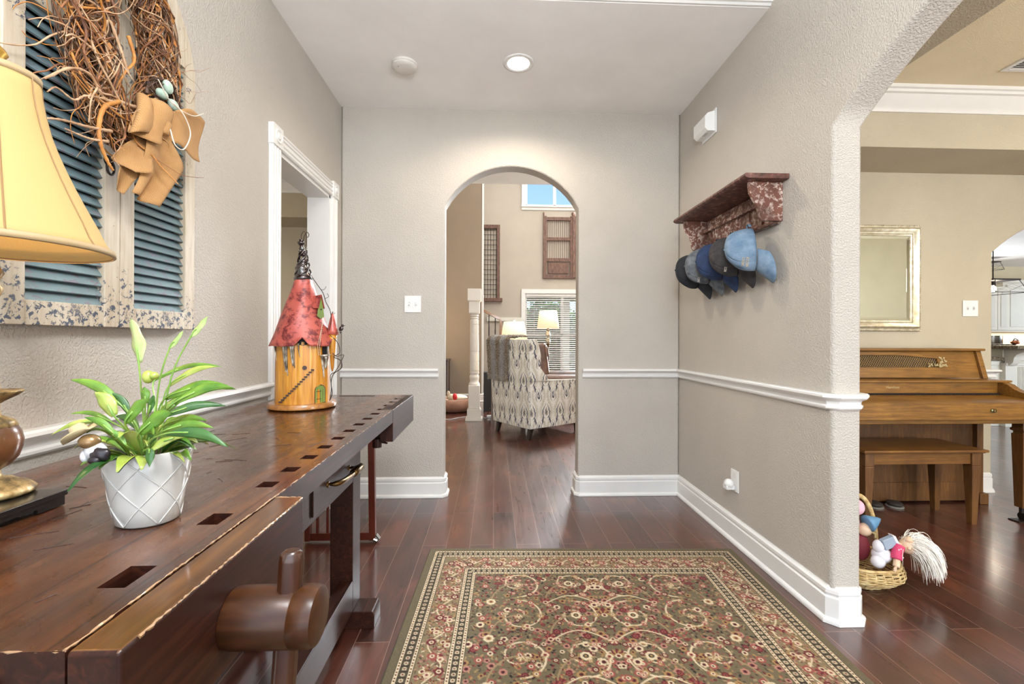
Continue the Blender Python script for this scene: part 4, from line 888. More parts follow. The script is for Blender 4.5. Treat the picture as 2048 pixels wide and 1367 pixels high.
ribbon([(X+.03, 1.255, 1.71), (X+.03, 1.30, 1.70), (X+.02, 1.325, 1.68), (X+.02, 1.31, 1.64)], [(X+.03, 1.245, 1.66), (X+.03, 1.27, 1.655), (X+.03, 1.275, 1.645), (X+.02, 1.27, 1.62)], .7, .008, 'bow_loop', 3)
ribbon([(X+.03, 1.205, 1.67), (X+.03, 1.195, 1.61), (X+.01, 1.20, 1.54), (X+.0, 1.185, 1.49)], [(X+.03, 1.285, 1.67), (X+.035, 1.325, 1.61), (X+.02, 1.305, 1.55), (X+.01, 1.262, 1.475)], 1.3, .014, 'bow_tail', .5)
ribbon([(X+.02, 1.215, 1.655), (X+.02, 1.185, 1.63), (X+.01, 1.155, 1.595), (X, 1.14, 1.56)], [(X+.02, 1.225, 1.62), (X+.03, 1.215, 1.58), (X+.03, 1.21, 1.55), (X+.01, 1.18, 1.54)], .6, .010, 'bow_tail', 4)
ribbon([(X+.0, 1.215, 1.65), (X+.0, 1.19, 1.60), (X-.01, 1.165, 1.55), (X-.02, 1.165, 1.50)], [(X+.0, 1.235, 1.60), (X+.01, 1.22, 1.56), (X+.0, 1.20, 1.52), (X-.01, 1.185, 1.485)], .6, .008, 'bow_tail', 2.2)
G().ball((X+.042, 1.247, 1.69), (.016, .020, .026), 16, 10, fn=lambda d: .1*math.sin(7*d.z)).build('bow_knot', BUR.m, bow, smooth=True)
g = G(); g.tube(bez([(X+.06, 1.25, 1.76), (X+.07, 1.28, 1.74), (X+.07, 1.31, 1.70), (X+.07, 1.285, 1.645), (X+.07, 1.25, 1.64), (X+.06, 1.245, 1.68)], 30), .0016, 6); g.tube(bez([(X+.06, 1.20, 1.79), (X+.06, 1.25, 1.755), (X+.06, 1.33, 1.76), (X+.05, 1.40, 1.80)], 24), .0014, 6); g.build('twine', plain('white_twine', (216, 204, 186), .7), bow)

# ================================================================== coat shelf with caps on the right wall
RW = NT('weathered_red_paint'); v = RW.coord(); n1 = RW.noise(v, 46, 6, .7, .5); n2 = RW.noise(v, 7, 4, .6)
c1 = RW.ramp(n2, [(.3, (70, 40, 30)), (.6, (124, 78, 62))]); msk = RW.mix(1.0, RW.ramp(n1, [(.515, (0, 0, 0, 1)), (.555, (1, 1, 1, 1))]), RW.ramp(n2, [(.42, (.25, .25, .25, 1)), (.56, (1, 1, 1, 1))]), 'MULTIPLY')
RW.col(RW.mix(msk, c1, lin((206, 186, 172)))); RW.rough(.5, .1); RW.bump(n1, .5, .0015)
RWD = NT('dark_weathered_red'); n1 = RWD.noise(RWD.coord(), 40, 5); RWD.col(RWD.ramp(n1, [(.35, (64, 38, 30)), (.6, (112, 72, 60)), (.76, (180, 152, 138))])); RWD.rough(.5); RWD.bump(n1, .4, .001)
XW = XR - .001; SY0, SY1 = 1.985, 2.80
sh = thing('coat_shelf', 'distressed dark red wooden wall shelf with pegs holding five baseball caps', 'coat rack', (XW, 2.38, 1.66))
G().prism([(1.130, 1.862), (1.136, 1.876), (XW, 1.876), (XW, 1.852), (1.150, 1.852), (1.138, 1.856)], SY0, SY1, 'Y').build('shelf_board', RWD.m, sh, bevel=.002)
for (y0, y1) in ((SY0 + .045, SY0 + .063), (SY1 - .063, SY1 - .045)):
    P = [(XW, 1.852), (1.178, 1.852), (1.176, 1.83), (1.182, 1.80), (1.198, 1.77), (1.214, 1.745), (1.223, 1.72), (1.226, 1.69), (1.236, 1.672), (XW, 1.672)]
    G().prism(P, y0, y1, 'Y').build('bracket', RW.m, sh, bevel=.0015)
g = G(); by0, by1 = SY0 + .063, SY1 - .063; nb = 6
for k in range(nb):
    a = by0 + (by1 - by0)*k/nb; b = by0 + (by1 - by0)*(k+1)/nb; g.box(XW - .016, XW, a + .002, b - .002, 1.665, 1.8515)
    if k: g.box(XW - .026, XW, a - .010, a + .010, 1.68, 1.78)
g.build('beadboard_back', RW.m, sh, bevel=.003)
G().box(XW - .045, XW - .016, by0, by1, 1.775, 1.795).build('cleat', RW.m, sh, bevel=.002)
G().box(XW - .034, XW - .0, by0, by1, 1.664, 1.680).build('lower_rail', RW.m, sh, bevel=.003)
capy = [2.125, 2.285, 2.44, 2.585, 2.725]
for y in capy:
    G().tube(bez([(XW - .03, y + .062, 1.672), (XW - .06, y + .062, 1.668), (XW - .075, y + .062, 1.682)], 8), [.006, .006, .006, .007, .008, .008, .008, .009][:9] if False else .006, 8).build('peg', RWD.m, sh, smooth=True)
def cloth(name, a, b, sc=30):
    m = NT(name); m.col(m.ramp(m.noise(m.coord(), sc, 4, .6), [(.32, a), (.68, b)])); m.rough(.85); m.bump(m.noise(m.coord(), 420, 2), .35, .0006); return m.m
capmats = [cloth('light_denim', (82, 108, 134), (128, 148, 166), 16), cloth('black_washed_cotton', (30, 30, 34), (62, 58, 58), 20), cloth('navy_cotton', (22, 36, 66), (38, 60, 98), 18), cloth('grey_camo_cotton', (56, 64, 74), (118, 122, 126), 26), cloth('black_cotton', (22, 24, 30), (38, 42, 50), 14)]
labels = ['faded light blue baseball cap with beige lettering, nearest on the pegs', 'washed black baseball cap with small white emblem between light blue and navy caps', 'plain navy blue baseball cap in the middle of the peg row', 'mottled grey baseball cap with white mark between navy and black caps', 'plain black baseball cap on the farthest peg by the corner']
WHT = plain('cap_white_thread', (216, 210, 196), .7); BEI = plain('cap_beige_thread', (198, 178, 140), .7)
for i, y in enumerate(capy):
    random.seed(40 + i)
    rc = Vector((1.250, y, 1.562 - .004*i)); 
    c = thing('baseball_cap', labels[i], 'cap', (rc.x, rc.y, rc.z), 'baseball caps on the shelf pegs')
    f = Vector((-.09, -.36 + .02*i, -.92)).normalized(); ax = Vector((-.94, .26 - .02*i, -.04)); ax = (ax - f*ax.dot(f)).normalized(); lx = f.cross(ax).normalized()
    rx, ry, hh = .061, .112, .124; mm_ = capmats[i]; seed = random.uniform(0, 9)
    def L(x, yy, z): return rc + lx*x + f*yy + ax*z
    def dome(u, v):
        a = 2*PI*u; q = PI/2*v; r = math.cos(q)**.8; z = math.sin(q)**.95
        sm = .975 if (abs((u*6) % 1 - .5) > .475) else 1.0
        w = 1 + .03*math.sin(3*a + seed + 4*v) + .035*noise.noise(Vector((math.cos(a)*2.2 + seed, math.sin(a)*2.2, v*2.5)))*2
        fl = 1.0 if math.sin(a) < 0 else 1 + .05*math.sin(PI*v)
        return L(rx*r*math.cos(a)*w*sm, ry*r*math.sin(a)*w*sm*fl, hh*z*(.97 if sm < 1 else 1))
    def inside_wall(p): p.x = min(p.x, XW - .012); return p
    g = G(); g.grid(lambda u, v: inside_wall(dome(u, v)), 96, 20, closed=True); cr_ = g.build('crown', mm_, c, smooth=True, solid=.0018)
    g = G(); bt = L(0, 0, hh + .001); g.ball(bt, (.005, .006, .006), 10, 8); g.build('button', mm_, cr_, smooth=True)
    def brim(u, v):
        th_ = (u - .5)*2*1.22; bx0, by0 = rx*math.sin(th_)*.97, ry*math.cos(th_)*.97; e_ = .104*max(0, math.cos(th_*1.02))**.75
        xx = bx0*(1 - .04*v*v) + e_*v*math.sin(th_)*.30; yy_ = by0 + .76*e_*v*(.6 + .4*math.cos(th_)); z = -.004 - .66*v*e_ - 4.0*xx*xx*v
        return inside_wall(L(xx, yy_, z))
    g = G(); g.grid(brim, 24, 12); g.build('brim', mm_, c, smooth=True, solid=.0028)
    g = G(); st = [L(-.026 + .052*t, -ry*(1.0 + .05*math.sin(PI*t)) , .004 + .0*t) for t in [j/10 for j in range(11)]]
    sp = bez([L(-.030, -ry*.93, .006), L(-.016, -ry*1.14, .006), L(.0, -ry*1.22, .006), L(.016, -ry*1.14, .006), L(.030, -ry*.93, .006)], 16); sp = [inside_wall(p) for p in sp]
    g.tube(sp, .0075, 6, flat=.16, up=lx); g.build('strap', mm_, c)
    if i in (0, 1, 3):
        g = G(); rows = (2, 1, 1, 1)[i] if i < 4 else 1
        side = -1
        for rw in range(2 if i == 0 else 1):
            for k in range(7 if i == 0 else 5):
                uu = .25 + .085 - .012*k*(1 if i == 0 else .8) - (0 if i == 0 else .02); uu = .285 + .0145*k; vv = .21 - .10*rw + .05; p = dome(uu, vv); p2 = dome(uu + .0095, vv); p3 = dome(uu, vv + .065)
                dn = (p2 - p).cross(p3 - p).normalized(); 
                if dn.dot(p - L(0, 0, 0)) < 0: dn = -dn
                a_, b_ = (p2 - p), (p3 - p)
                for (s0, t0, s1, t1) in random.choice([((0, 0, .25, 1), (.7, 0, 1, 1), (.2, .4, .8, .6)), ((0, 0, .25, 1), (.2, .8, 1, 1), (.2, 0, 1, .2)), ((0, 0, .9, .2), (.35, .1, .6, 1), (0, .8, .9, 1))]):
                    q = [p + a_*s0 + b_*t0, p + a_*s1 + b_*t0, p + a_*s1 + b_*t1, p + a_*s0 + b_*t1]; g.add([v_ + dn*.0016 for v_ in q] + [v_ + dn*.0026 for v_ in q], [(0,3,2,1),(4,5,6,7),(0,1,5,4),(1,2,6,5),(2,3,7,6),(3,0,4,7)])
        g.build('embroidery', BEI if i == 0 else WHT, cr_)

# ================================================================== small wall and ceiling fittings
sg = thing('door_chime', 'white plastic box fixed high on the right wall near the ceiling', 'wall box', (XW, 2.74, 2.44))
G().box(XW - .006, XW, 2.652, 2.83, 2.37, 2.52).build('back_plate', PLASTIC, sg, bevel=.002)
G().prism([(XW - .006, 2.384), (XW - .050, 2.384), (XW - .068, 2.402), (XW - .068, 2.474), (XW - .050, 2.494), (XW - .006, 2.508)], 2.662, 2.82, 'Y').build('cover', PLASTIC, sg, bevel=.003)
g = G()
for k in range(4): g.box(XW - .050, XW - .030, 2.70 + k*.012, 2.704 + k*.012, 2.3825, 2.3842)
g.build('grille', plain('grey_slot', (168, 166, 162), .6), sg)
def switchplate(name, label, c, w, toggles, cat, up=None):   # on a wall facing -Y
    s = thing(name, label, cat, c); x, y, z = c
    G().box(x - w/2, x + w/2, y - .006, y, z - .0585, z + .0585).build('cover_plate', PLASTIC, s, bevel=.002)
    for k, t in enumerate(toggles):
        if t is None: continue
        xx = x + (k - (len(toggles)-1)/2)*.046; g = G().obox((xx, y - .010, z + (.004 if t else -.004)), (.0042, 0, 0), (0, .008, .004 if t else -.004), (0, 0, .0055)); g.build('toggle', PLASTIC, s, bevel=.001)
        g = G(); g.box(xx - .007, xx + .007, y - .0068, y - .0055, z - .014, z + .014); g.build('switch_slot', plain('slot_grey', (205, 203, 200), .5), s)
        g = G(); 
        for zz in (-.034, .034): g.ball((xx, y - .006, z + zz), (.003, .0012, .003), 8, 6)
        g.build('screw', PLASTIC, s)
    return s
switchplate('light_switch', 'white double light switch plate left of the back archway', (-.575, YB - .001, 1.361), .116, [0, 1], 'light switch')
switchplate('light_switch', 'white light switch plate on the dining room wall above the piano', (3.515, 3.179, 1.357), .118, [0, 1], 'light switch')
ou = thing('power_outlet', 'white wall outlet low on the right wall with a small plug-in', 'outlet', (XW, 2.43, .34))
G().box(XW - .006, XW, 2.392, 2.468, .281, .399).build('cover_plate', PLASTIC, ou, bevel=.002)
g = G(); g.box(XW - .0075, XW - .005, 2.414, 2.446, .355, .387); g.box(XW - .0075, XW - .005, 2.414, 2.446, .292, .325); g.build('socket_face', plain('socket_white', (222, 220, 216), .4), ou, bevel=.003)
pg = thing('plug_in_freshener', 'small rounded white plug-in unit in the lower socket of the outlet', 'plug', (XW - .03, 2.43, .31))
g = G(); g.ball((XW - .033, 2.438, .322), (.026, .030, .026), 20, 14); g.box(XW - .055, XW - .008, 2.416, 2.462, .292, .316); g.build('plug_body', PLASTIC, pg, smooth=False, auto=40, bevel=.004)

# recessed ceiling light, smoke detector
rl = thing('recessed_light', 'round recessed ceiling light glowing in the low foyer ceiling', 'ceiling light', (.137, 2.632, 2.74))
g = G(); g.lathe([(.066, 2.7395), (.066, 2.735), (.082, 2.734), (.090, 2.7365), (.090, 2.7395)], (.137, 2.632, 0), 48, caps=False); g.build('trim_ring', PLASTIC, rl, smooth=True)
G().lathe([(.001, 2.7385), (.066, 2.7385), (.066, 2.7365), (.001, 2.7355)][::-1], (.137, 2.632, 0), 40).build('lens', emit('lit_lens', (255, 246, 232), 7.0), rl)
l = bpy.data.lights.new('recessed_light_beam', 'SPOT'); l.energy = 40; l.color = (1, .87, .70); l.shadow_soft_size = .06; l.spot_size = math.radians(160); l.spot_blend = .5
o = bpy.data.objects.new('recessed_light_beam', l); C.objects.link(o); o.location = (.137, 2.632, 2.725)
sd = thing('smoke_detector', 'round white smoke detector on the ceiling left of the recessed light', 'smoke detector', (-.535, 2.672, 2.74))
g = G(); g.lathe([(.001, 2.706), (.05, 2.706), (.066, 2.710), (.072, 2.716), (.0725, 2.722), (.070, 2.724), (.070, 2.7255), (.0745, 2.727), (.0755, 2.735), (.074, 2.7395)], (-.535, 2.672, 0), 48); g.build('detector_body', plain('detector_plastic', (222, 217, 210), .5), sd, smooth=False, auto=35)
g = G(); g.tube([(-.565, 2.64, 2.7065), (-.565, 2.64, 2.7045)], .003, 8); g.build('test_light', plain('lens_grey', (150, 146, 140), .4), sd)
# wall texture is in the paint

# ================================================================== patterned rug
def make_rug():
    Wd, Ld, res = 1.605, 2.44, .003; nx, ny = int(Wd/res) + 1, int(Ld/res) + 1
    rng = np.random.RandomState(4)
    X, Y = np.meshgrid(np.arange(nx)*res, np.arange(ny)*res)          # Y from far edge towards the camera
    def L(c): return np.array(lin(c)[:3])
    OL, OLD, CRM, BUR_, ROSE, GOLD, TAN_, DK, PNK = map(L, ((104,93,70), (74,64,48), (202,184,152), (96,32,36), (142,74,66), (154,122,78), (144,123,91), (36,31,28), (168,120,104)))
    img = np.zeros((ny, nx, 3)); img[:] = OL
    img *= (1 + .12*rng.randn(ny, nx, 1)*.5)
    dist = np.minimum(np.minimum(X, Wd - X), np.minimum(Y, Ld - Y))
    along = np.where(np.minimum(X, Wd - X) < np.minimum(Y, Ld - Y), Y, X)
    def disc(x, y, r, c, ry=None, soft=.0016):
        ry = ry or r; R = max(r, ry) + .004; i0, i1 = int((y-R)/res), int((y+R)/res)+2; j0, j1 = int((x-R)/res), int((x+R)/res)+2
        i0, j0 = max(i0, 0), max(j0, 0); i1, j1 = min(i1, ny), min(j1, nx)
        if i1 <= i0 or j1 <= j0: return
        d = np.sqrt(((X[i0:i1, j0:j1]-x)/r)**2 + ((Y[i0:i1, j0:j1]-y)/ry)**2); a = np.clip((1 - d)*min(r, ry)/soft + .5, 0, 1)[..., None]
        img[i0:i1, j0:j1] = img[i0:i1, j0:j1]*(1-a) + c*a
    def line(P, w, c):
        for (x, y, k) in P: disc(x, y, w*k, c)
    def petal(x, y, a, l, w, c):
        n = 5
        for i in range(n): t = (i + .5)/n; disc(x + math.cos(a)*l*t, y + math.sin(a)*l*t, max(.0018, w*math.sin(PI*min(.95, t*.8+.15))), c)
    def flower(x, y, r, c1, c2, c3, n=6, rot=0):
        for k in range(n): a = 2*PI*k/n + rot; disc(x + math.cos(a)*r*.62, y + math.sin(a)*r*.62, r*.42, c1)
        disc(x, y, r*.5, c2); disc(x, y, r*.24, c3)
    def palmette(x, y, r, a, c1, c2):
        for k in range(-3, 4): petal(x, y, a + k*.38, r*(1.15 - .1*abs(k)), r*.20, c1 if k % 2 == 0 else c2)
        disc(x, y, r*.34, CRM); disc(x, y, r*.2, BUR_)
    def spiral(x, y, r, a0, turns, c, w=.0032, dirn=1):
        n = int(90*turns*r/.1) + 12; P = []
        for i in range(n + 1): t = i/n; rr = r*(1 - .78*t); a = a0 + dirn*2*PI*turns*t; P.append((x + rr*math.cos(a), y + rr*math.sin(a), 1 - .35*t))
        line(P, w, c); return P
    cx = Wd/2
    cols = [BUR_, ROSE, GOLD, CRM, PNK, TAN_]
    # field: background small sprigs then vines then blossoms, mirrored about the centre line
    F0 = .262
    for k in range(5200):
        x = rng.uniform(F0, cx); y = rng.uniform(F0, Ld - F0); c = [BUR_, DK, ROSE, GOLD, TAN_, OLD][rng.randint(6)]; r = rng.uniform(.0024, .0060); a = rng.uniform(0, 6.28)
        for sx_ in (1, -1): petal(cx + sx_*(x - cx), y, a if sx_ == 1 else PI - a, r*2.6, r*.8, c)
    for k in range(620):
        x = rng.uniform(F0, cx); y = rng.uniform(F0, Ld - F0); r = rng.uniform(.009, .017); c1, c2 = [(BUR_, ROSE), (ROSE, CRM), (CRM, BUR_), (PNK, BUR_), (GOLD, BUR_), (BUR_, CRM)][rng.randint(6)]
        for sx_ in (1, -1): flower(cx + sx_*(x - cx), y, r, c1, c2, DK, 5 + k % 3, k)
    for row in range(9):
        y0 = F0 + .085 + row*.232
        for (dx, rr, tw) in ((.115, .098, 1.15), (.345, .105, 1.2)):
            for sx_ in (1, -1):
                dr_ = 1 if (row % 2 == 0) else -1
                P = spiral(cx + sx_*dx, y0, rr, (PI/2 if dr_ > 0 else -PI/2), tw, CRM, .0042, sx_*dr_)
                spiral(cx + sx_*dx, y0 + .004, rr*.93, (PI/2 if dr_ > 0 else -PI/2) + .4, tw*.8, DK, .0016, sx_*dr_)
                for j in range(7):
                    q = P[int((j + .5)/7*len(P))]; c = cols[(j + row) % 6]; flower(q[0], q[1], .0155 - .001*j, c, CRM if c is not CRM else ROSE, BUR_, 5 + j % 2, j)
                for j in range(10):
                    q = P[int(j/10*len(P))]; a = j*1.7; petal(q[0], q[1], a, .020, .004, [GOLD, ROSE, TAN_, BUR_][j % 4])
                xm = cx + sx_*(dx + .115); line([(cx + sx_*(dx + .115*math.sin(PI*t/2)), y0 + .145*(1 - math.cos(PI*t/2)) if True else 0, 1) for t in np.linspace(-.2, 1.1, 60)], .0034, TAN_)
        palmette(cx, y0, .034, -PI/2, BUR_, GOLD); palmette(cx, y0 + .145, .026, PI/2, ROSE, CRM)
        for sx_ in (1, -1):
            palmette(cx + sx_*.23, y0 + .145, .032, -PI/2, BUR_, ROSE); palmette(cx + sx_*.345, y0, .022, PI/2, CRM, GOLD); flower(cx + sx_*.46, y0 + .14, .02, CRM, GOLD, BUR_, 7); flower(cx + sx_*.115, y0, .021, CRM, DK, GOLD, 7); flower(cx + sx_*.06, y0 + .09, .013, PNK, CRM, BUR_, 6); flower(cx + sx_*.49, y0 + .02, .017, ROSE, CRM, BUR_, 6)
            line([(cx + sx_*(.02 + .2*t), y0 + .145 - .05*math.sin(PI*t), 1) for t in np.linspace(0, 1, 70)], .0028, CRM)
    m = dist < F0; frame = np.zeros_like(img); keep = img.copy()
    # wide border
    img2 = img
    img[:] = (TAN_*.45 + OL*.55)*(1 + .06*rng.randn(ny, nx, 1)); 
    bc_ = .155; per = []
    s = 0
    for (xa, ya, xb, yb) in ((bc_, bc_, Wd - bc_, bc_), (Wd - bc_, bc_, Wd - bc_, Ld - bc_), (Wd - bc_, Ld - bc_, bc_, Ld - bc_), (bc_, Ld - bc_, bc_, bc_)):
        n = int(max(abs(xb-xa), abs(yb-ya))/.002)
        for i in range(n): per.append((xa + (xb-xa)*i/n, ya + (yb-ya)*i/n, (0, 1) if abs(xb-xa) > abs(yb-ya) else (1, 0)))
    for k in range(9000):
        q = per[rng.randint(len(per))]; d = rng.uniform(-.052, .052); x, y = q[0] + q[2][0]*d, q[1] + q[2][1]*d; petal(x, y, rng.uniform(0, 6.28), rng.uniform(.006, .014), rng.uniform(.0016, .003), [CRM, BUR_, ROSE, OLD, GOLD, PNK][rng.randint(6)])
    for i in range(0, len(per), 1): q = per[i]; d = .030*math.sin(i*.002*2*PI/.21); disc(q[0] + q[2][0]*d, q[1] + q[2][1]*d, .0026, CRM)
    for i in range(0, len(per), 36):
        q = per[i]; d = -.030*math.sin(i*.002*2*PI/.21 + .3); x, y = q[0] + q[2][0]*d, q[1] + q[2][1]*d; palmette(x, y, .030, (i*.7) % 6.28, BUR_, ROSE if (i//52) % 2 else GOLD); flower(x + .018, y + .016, .013, CRM, PNK, BUR_, 6)
        flower(q[0] - q[2][0]*d, q[1] - q[2][1]*d, .018, BUR_ if (i//36) % 2 else ROSE, CRM, BUR_, 6, i)
    wide = img.copy(); img[:] = keep
    mk = (dist > .095) & (dist < .212); img[mk] = wide[mk]
    nz = (1 + .07*rng.randn(ny, nx, 1))
    def band(a, b, c): k = (dist >= a) & (dist < b); img[k] = (c*np.ones_like(img)*nz)[k]
    band(0, .034, OL*.92); band(.034, .036, CRM*.7)
    for (a, b) in ((.036, .052), (.080, .096), (.206, .222), (.246, .262)):
        band(a, b, CRM); k = (dist > a + .004) & (dist < b - .004) & (np.mod(along, .014) < .006); img[k] = BUR_*.8 + OLD*.2
        k = (np.abs(dist - a) < .0018) | (np.abs(dist - b) < .0018); img[k] = OLD*.75 + DK*.3
    for (a, b) in ((.0535, .0785), (.2235, .2445)):
        band(a, b, OLD*1.1); mid = (a+b)/2
        ph = np.mod(along, .026) - .013; d2 = (ph/.008)**2 + ((dist - mid)/.008)**2; k = (dist > a) & (dist < b) & (d2 < 1); img[k] = CRM*.85; k2 = (dist > a) & (dist < b) & (d2 < .2); img[k2] = BUR_
        k = (dist > a) & (dist < b) & (np.abs(np.abs(ph) - .0115) < .0016); img[k] = OLD*.6
    img = np.clip(img*(1 + .05*rng.randn(ny, nx, 1)), 0, 1)
    ys, xs = Y.ravel(), X.ravel(); Z = .0095 + .0006*rng.rand(ny*nx)
    edge = dist.ravel() < .004; Z[edge] = .004; edge0 = dist.ravel() < .001; Z[edge0] = .0008
    co = np.stack([xs - Wd/2, -(ys), Z], 1)
    me = bpy.data.meshes.new('area_rug'); me.vertices.add(nx*ny); me.vertices.foreach_set('co', co.astype(np.float32).ravel())
    idx = np.arange(nx*ny).reshape(ny, nx); a = idx[:-1, :-1].ravel(); b = idx[:-1, 1:].ravel(); c_ = idx[1:, 1:].ravel(); d = idx[1:, :-1].ravel()
    q = np.stack([a, d, c_, b], 1).astype(np.int32); nf = len(q)
    me.loops.add(nf*4); me.loops.foreach_set('vertex_index', q.ravel()); me.polygons.add(nf); me.polygons.foreach_set('loop_start', np.arange(0, nf*4, 4, dtype=np.int32)); me.polygons.foreach_set('loop_total', np.full(nf, 4, dtype=np.int32)); me.update(calc_edges=True)
    o = bpy.data.objects.new('area_rug', me); C.objects.link(o)
    vcol(o, np.concatenate([img.reshape(-1, 3), np.ones((nx*ny, 1))], 1))
    g = NT('woven_rug'); at = g.n('ShaderNodeAttribute', attribute_name='Col'); g.col(at.outputs['Color']); g.rough(.95); g.b.inputs['Specular IOR Level'].default_value = .15; g.b.inputs['Sheen Weight'].default_value = .05; g.bump(g.noise(g.coord(), 700, 2), .6, .002)
    me.materials.append(g.m); o.location = (.4665, 2.367, 0.0); o.rotation_euler = (0, 0, -.0315)
    return tag(o, 'olive, cream and burgundy floral patterned area rug on the dark foyer floor', 'rug')
make_rug()

# ================================================================== dining room: mirror, piano, bench, basket
MF = NT('champagne_frame'); MF.col(MF.ramp(MF.noise(MF.coord(), 30, 4), [(.35, (186, 174, 146)), (.65, (220, 212, 192))])); MF.rough(.34, .1, .55)
mir = thing('wall_mirror', 'rectangular mirror in a beaded champagne gold frame above the piano', 'mirror', (2.72, 3.178, 1.57))
mx0, mx1, mz0, mz1, my = 2.33, 3.122, 1.185, 1.962, 3.178
def ringframe(prof, x0, x1, z0, z1, name, mat, parent, **k):  # prof: (inset, depth)
    g = G(); n = len(prof); vs = []
    for (cx_, cz_, sx_, sz_) in ((x0, z0, 1, 1), (x1, z0, -1, 1), (x1, z1, -1, -1), (x0, z1, 1, -1)):
        for (d, t) in prof: vs.append((cx_ + sx_*d, my - t, cz_ + sz_*d))
    fs = [(c*n + i, c*n + (i+1) % n, ((c+1) % 4)*n + (i+1) % n, ((c+1) % 4)*n + i) for c in range(4) for i in range(n)]
    g.add(vs, fs); return g.build(name, mat, parent, **k)
fr_ = ringframe([(0, 0), (0, .012), (.006, .018), (.014, .016), (.020, .018), (.026, .034), (.034, .040), (.045, .034), (.056, .020), (.060, .019), (.070, .019), (.078, .014), (.082, .006), (.082, 0)], mx0, mx1, mz0, mz1, 'mirror_frame', MF.m, mir, auto=50)
g = G()
def beads(g, ins, t, r, step):
    a0, a1, b0, b1 = mx0 + ins, mx1 - ins, mz0 + ins, mz1 - ins
    x = a0
    while x < a1: g.ball((x, my - t, b0), r, 7, 5); g.ball((x, my - t, b1), r, 7, 5); x += step
    z = b0
    while z < b1: g.ball((a0, my - t, z), r, 7, 5); g.ball((a1, my - t, z), r, 7, 5); z += step
beads(g, .006, .018, .0052, .0125); g.build('outer_beading', MF.m, fr_, smooth=True); g = G(); beads(g, .066, .020, .0036, .0088); g.build('beading', MF.m, fr_, smooth=True)
MG = NT('mirror_glass'); MG.col(lin((226, 232, 222))); MG.rough(.02, 0, 1.0)
G().box(mx0 + .08, mx1 - .08, my - .007, my - .004, mz0 + .08, mz1 - .08).build('mirror_glass', MG.m, mir)
ringframe([(.081, .0072), (.081, .010), (.100, .0075), (.100, .0072)], mx0, mx1, mz0, mz1, 'glass_bevel', MG.m, mir)

PW = wood('walnut_piano', (78, 50, 15), (164, 116, 46), (2, 24, 30), .38, .15, .06, mid=(124, 82, 27))
PWV = wood('walnut_vertical', (70, 44, 20), (134, 90, 42), (24, 24, 2), .42, .12, .06, mid=(92, 58, 28))
pn = thing('upright_piano', 'walnut console piano with lattice panel and closed key lid against the dining room wall', 'piano', (2.65, 2.95, 0))
px0, px1 = 1.90, 3.37; pb = 3.135
G().box(px0 - .01, px1 + .012, 2.955, pb + .02, 1.048, 1.064).build('top_lid', PW, pn, bevel=.003)
g = G(); 
for (a, b) in ((px0, px0 + .035), (px1 - .035, px1)): g = G(); g.prism([(2.975, 1.048), (pb, 1.048), (pb, .86), (2.925, .86)], a, b, 'X'); g.build('upper_side', PW, pn, bevel=.002)
def yf(z): return 2.992 - (1.048 - z)*.25
g = G(); g.prism([(yf(1.046), 1.046), (yf(1.046) + .03, 1.046), (yf(.862) + .03, .862), (yf(.862), .862)], px0 + .036, px1 - .036, 'X'); g.build('upper_panel', PW, pn)
# music desk: sloped board with curved top over a brass lattice
gx0, gx1 = 2.09, 3.06
g = G(); pts = []
for i in range(25):
    t = i/24; x = gx0 - .06 + (gx1 + .08 - gx0 + .06)*t; q = abs(t - .40)/.60; z = 1.038 - .034*max(0, (q - .35)/.65)**1.5; pts.append((x, z))
def ptp(x, z, d=0): return (x, yf(z) - .014 - d, z)
def board(g, poly, d0, d1):
    n = len(poly); vs = [ptp(x, z, d0) for x, z in poly] + [ptp(x, z, d1) for x, z in poly]
    g.add(vs, [tuple(range(n-1, -1, -1)), tuple(range(n, 2*n))] + [(i, (i+1) % n, n + (i+1) % n, n+i) for i in range(n)])
def topz_(x): 
    t = (x - gx0 + .06)/(gx1 + .08 - gx0 + .06); q = abs(t - .40)/.60; return 1.038 - .034*max(0, (q - .35)/.65)**1.5
# top arched strip, lower board, end strips as quads
xs = [gx0 - .06 + (gx1 + .14 - gx0)*i/24 for i in range(25)]
for i in range(24):
    a, b = xs[i], xs[i+1]
    board(g, [(a, topz_(a) - .018 - (.002 if True else 0)), (b, topz_(b) - .02), (b, topz_(b)), (a, topz_(a))], -.012, .004)
board(g, [(gx0 - .06, .868), (gx1 + .13, .868), (gx1 + .10, .935), (gx0 - .06, .935)], -.012, .004)
board(g, [(gx1 - .02, .93), (gx1 + .10, .93), (gx1 + .075, topz_(gx1 + .07) - .01), (gx1 - .02, topz_(gx1 - .02) - .018)], -.012, .0035)
board(g, [(gx0 - .06, .93), (gx0, .93), (gx0, topz_(gx0) - .018), (gx0 - .06, topz_(gx0 - .06) - .018)], -.012, .0035)
desk = g.build('music_desk', PW, pn, weld=True)
g = G(); board(g, [(gx0, .936), (gx1 - .02, .936), (gx1 - .02, 1.01), (gx0, 1.02)], -.011, -.009); g.build('grille_cloth', plain('grille_dark', (52, 42, 30), .8), pn)
LAT = plain('lattice_wood', (158, 124, 70), .4)
g = G(); zt_ = lambda x: topz_(x) - .02
for k in range(60):
    for s_ in (1, -1):
        x = gx0 + (gx1 - .02 - gx0)*k/59; z = .936; x2 = x; P = []
        hh = .078; x2 = x + s_*.06
        xa, xb = max(gx0, min(gx1 - .02, x)), x2
        t1 = 1.0
        if xb > gx1 - .02: t1 = (gx1 - .02 - x)/(.06)
        if xb < gx0: t1 = (x - gx0)/.06
        if t1 <= .02: continue
        z1 = min(.936 + hh*t1, zt_(x + s_*.06*t1)); g.tube([ptp(x, .936, -.006), ptp(x + s_*.06*(z1 - .936)/hh, z1, -.006)], .0013, 4)
g.build('brass_lattice', LAT, pn)
g = G()
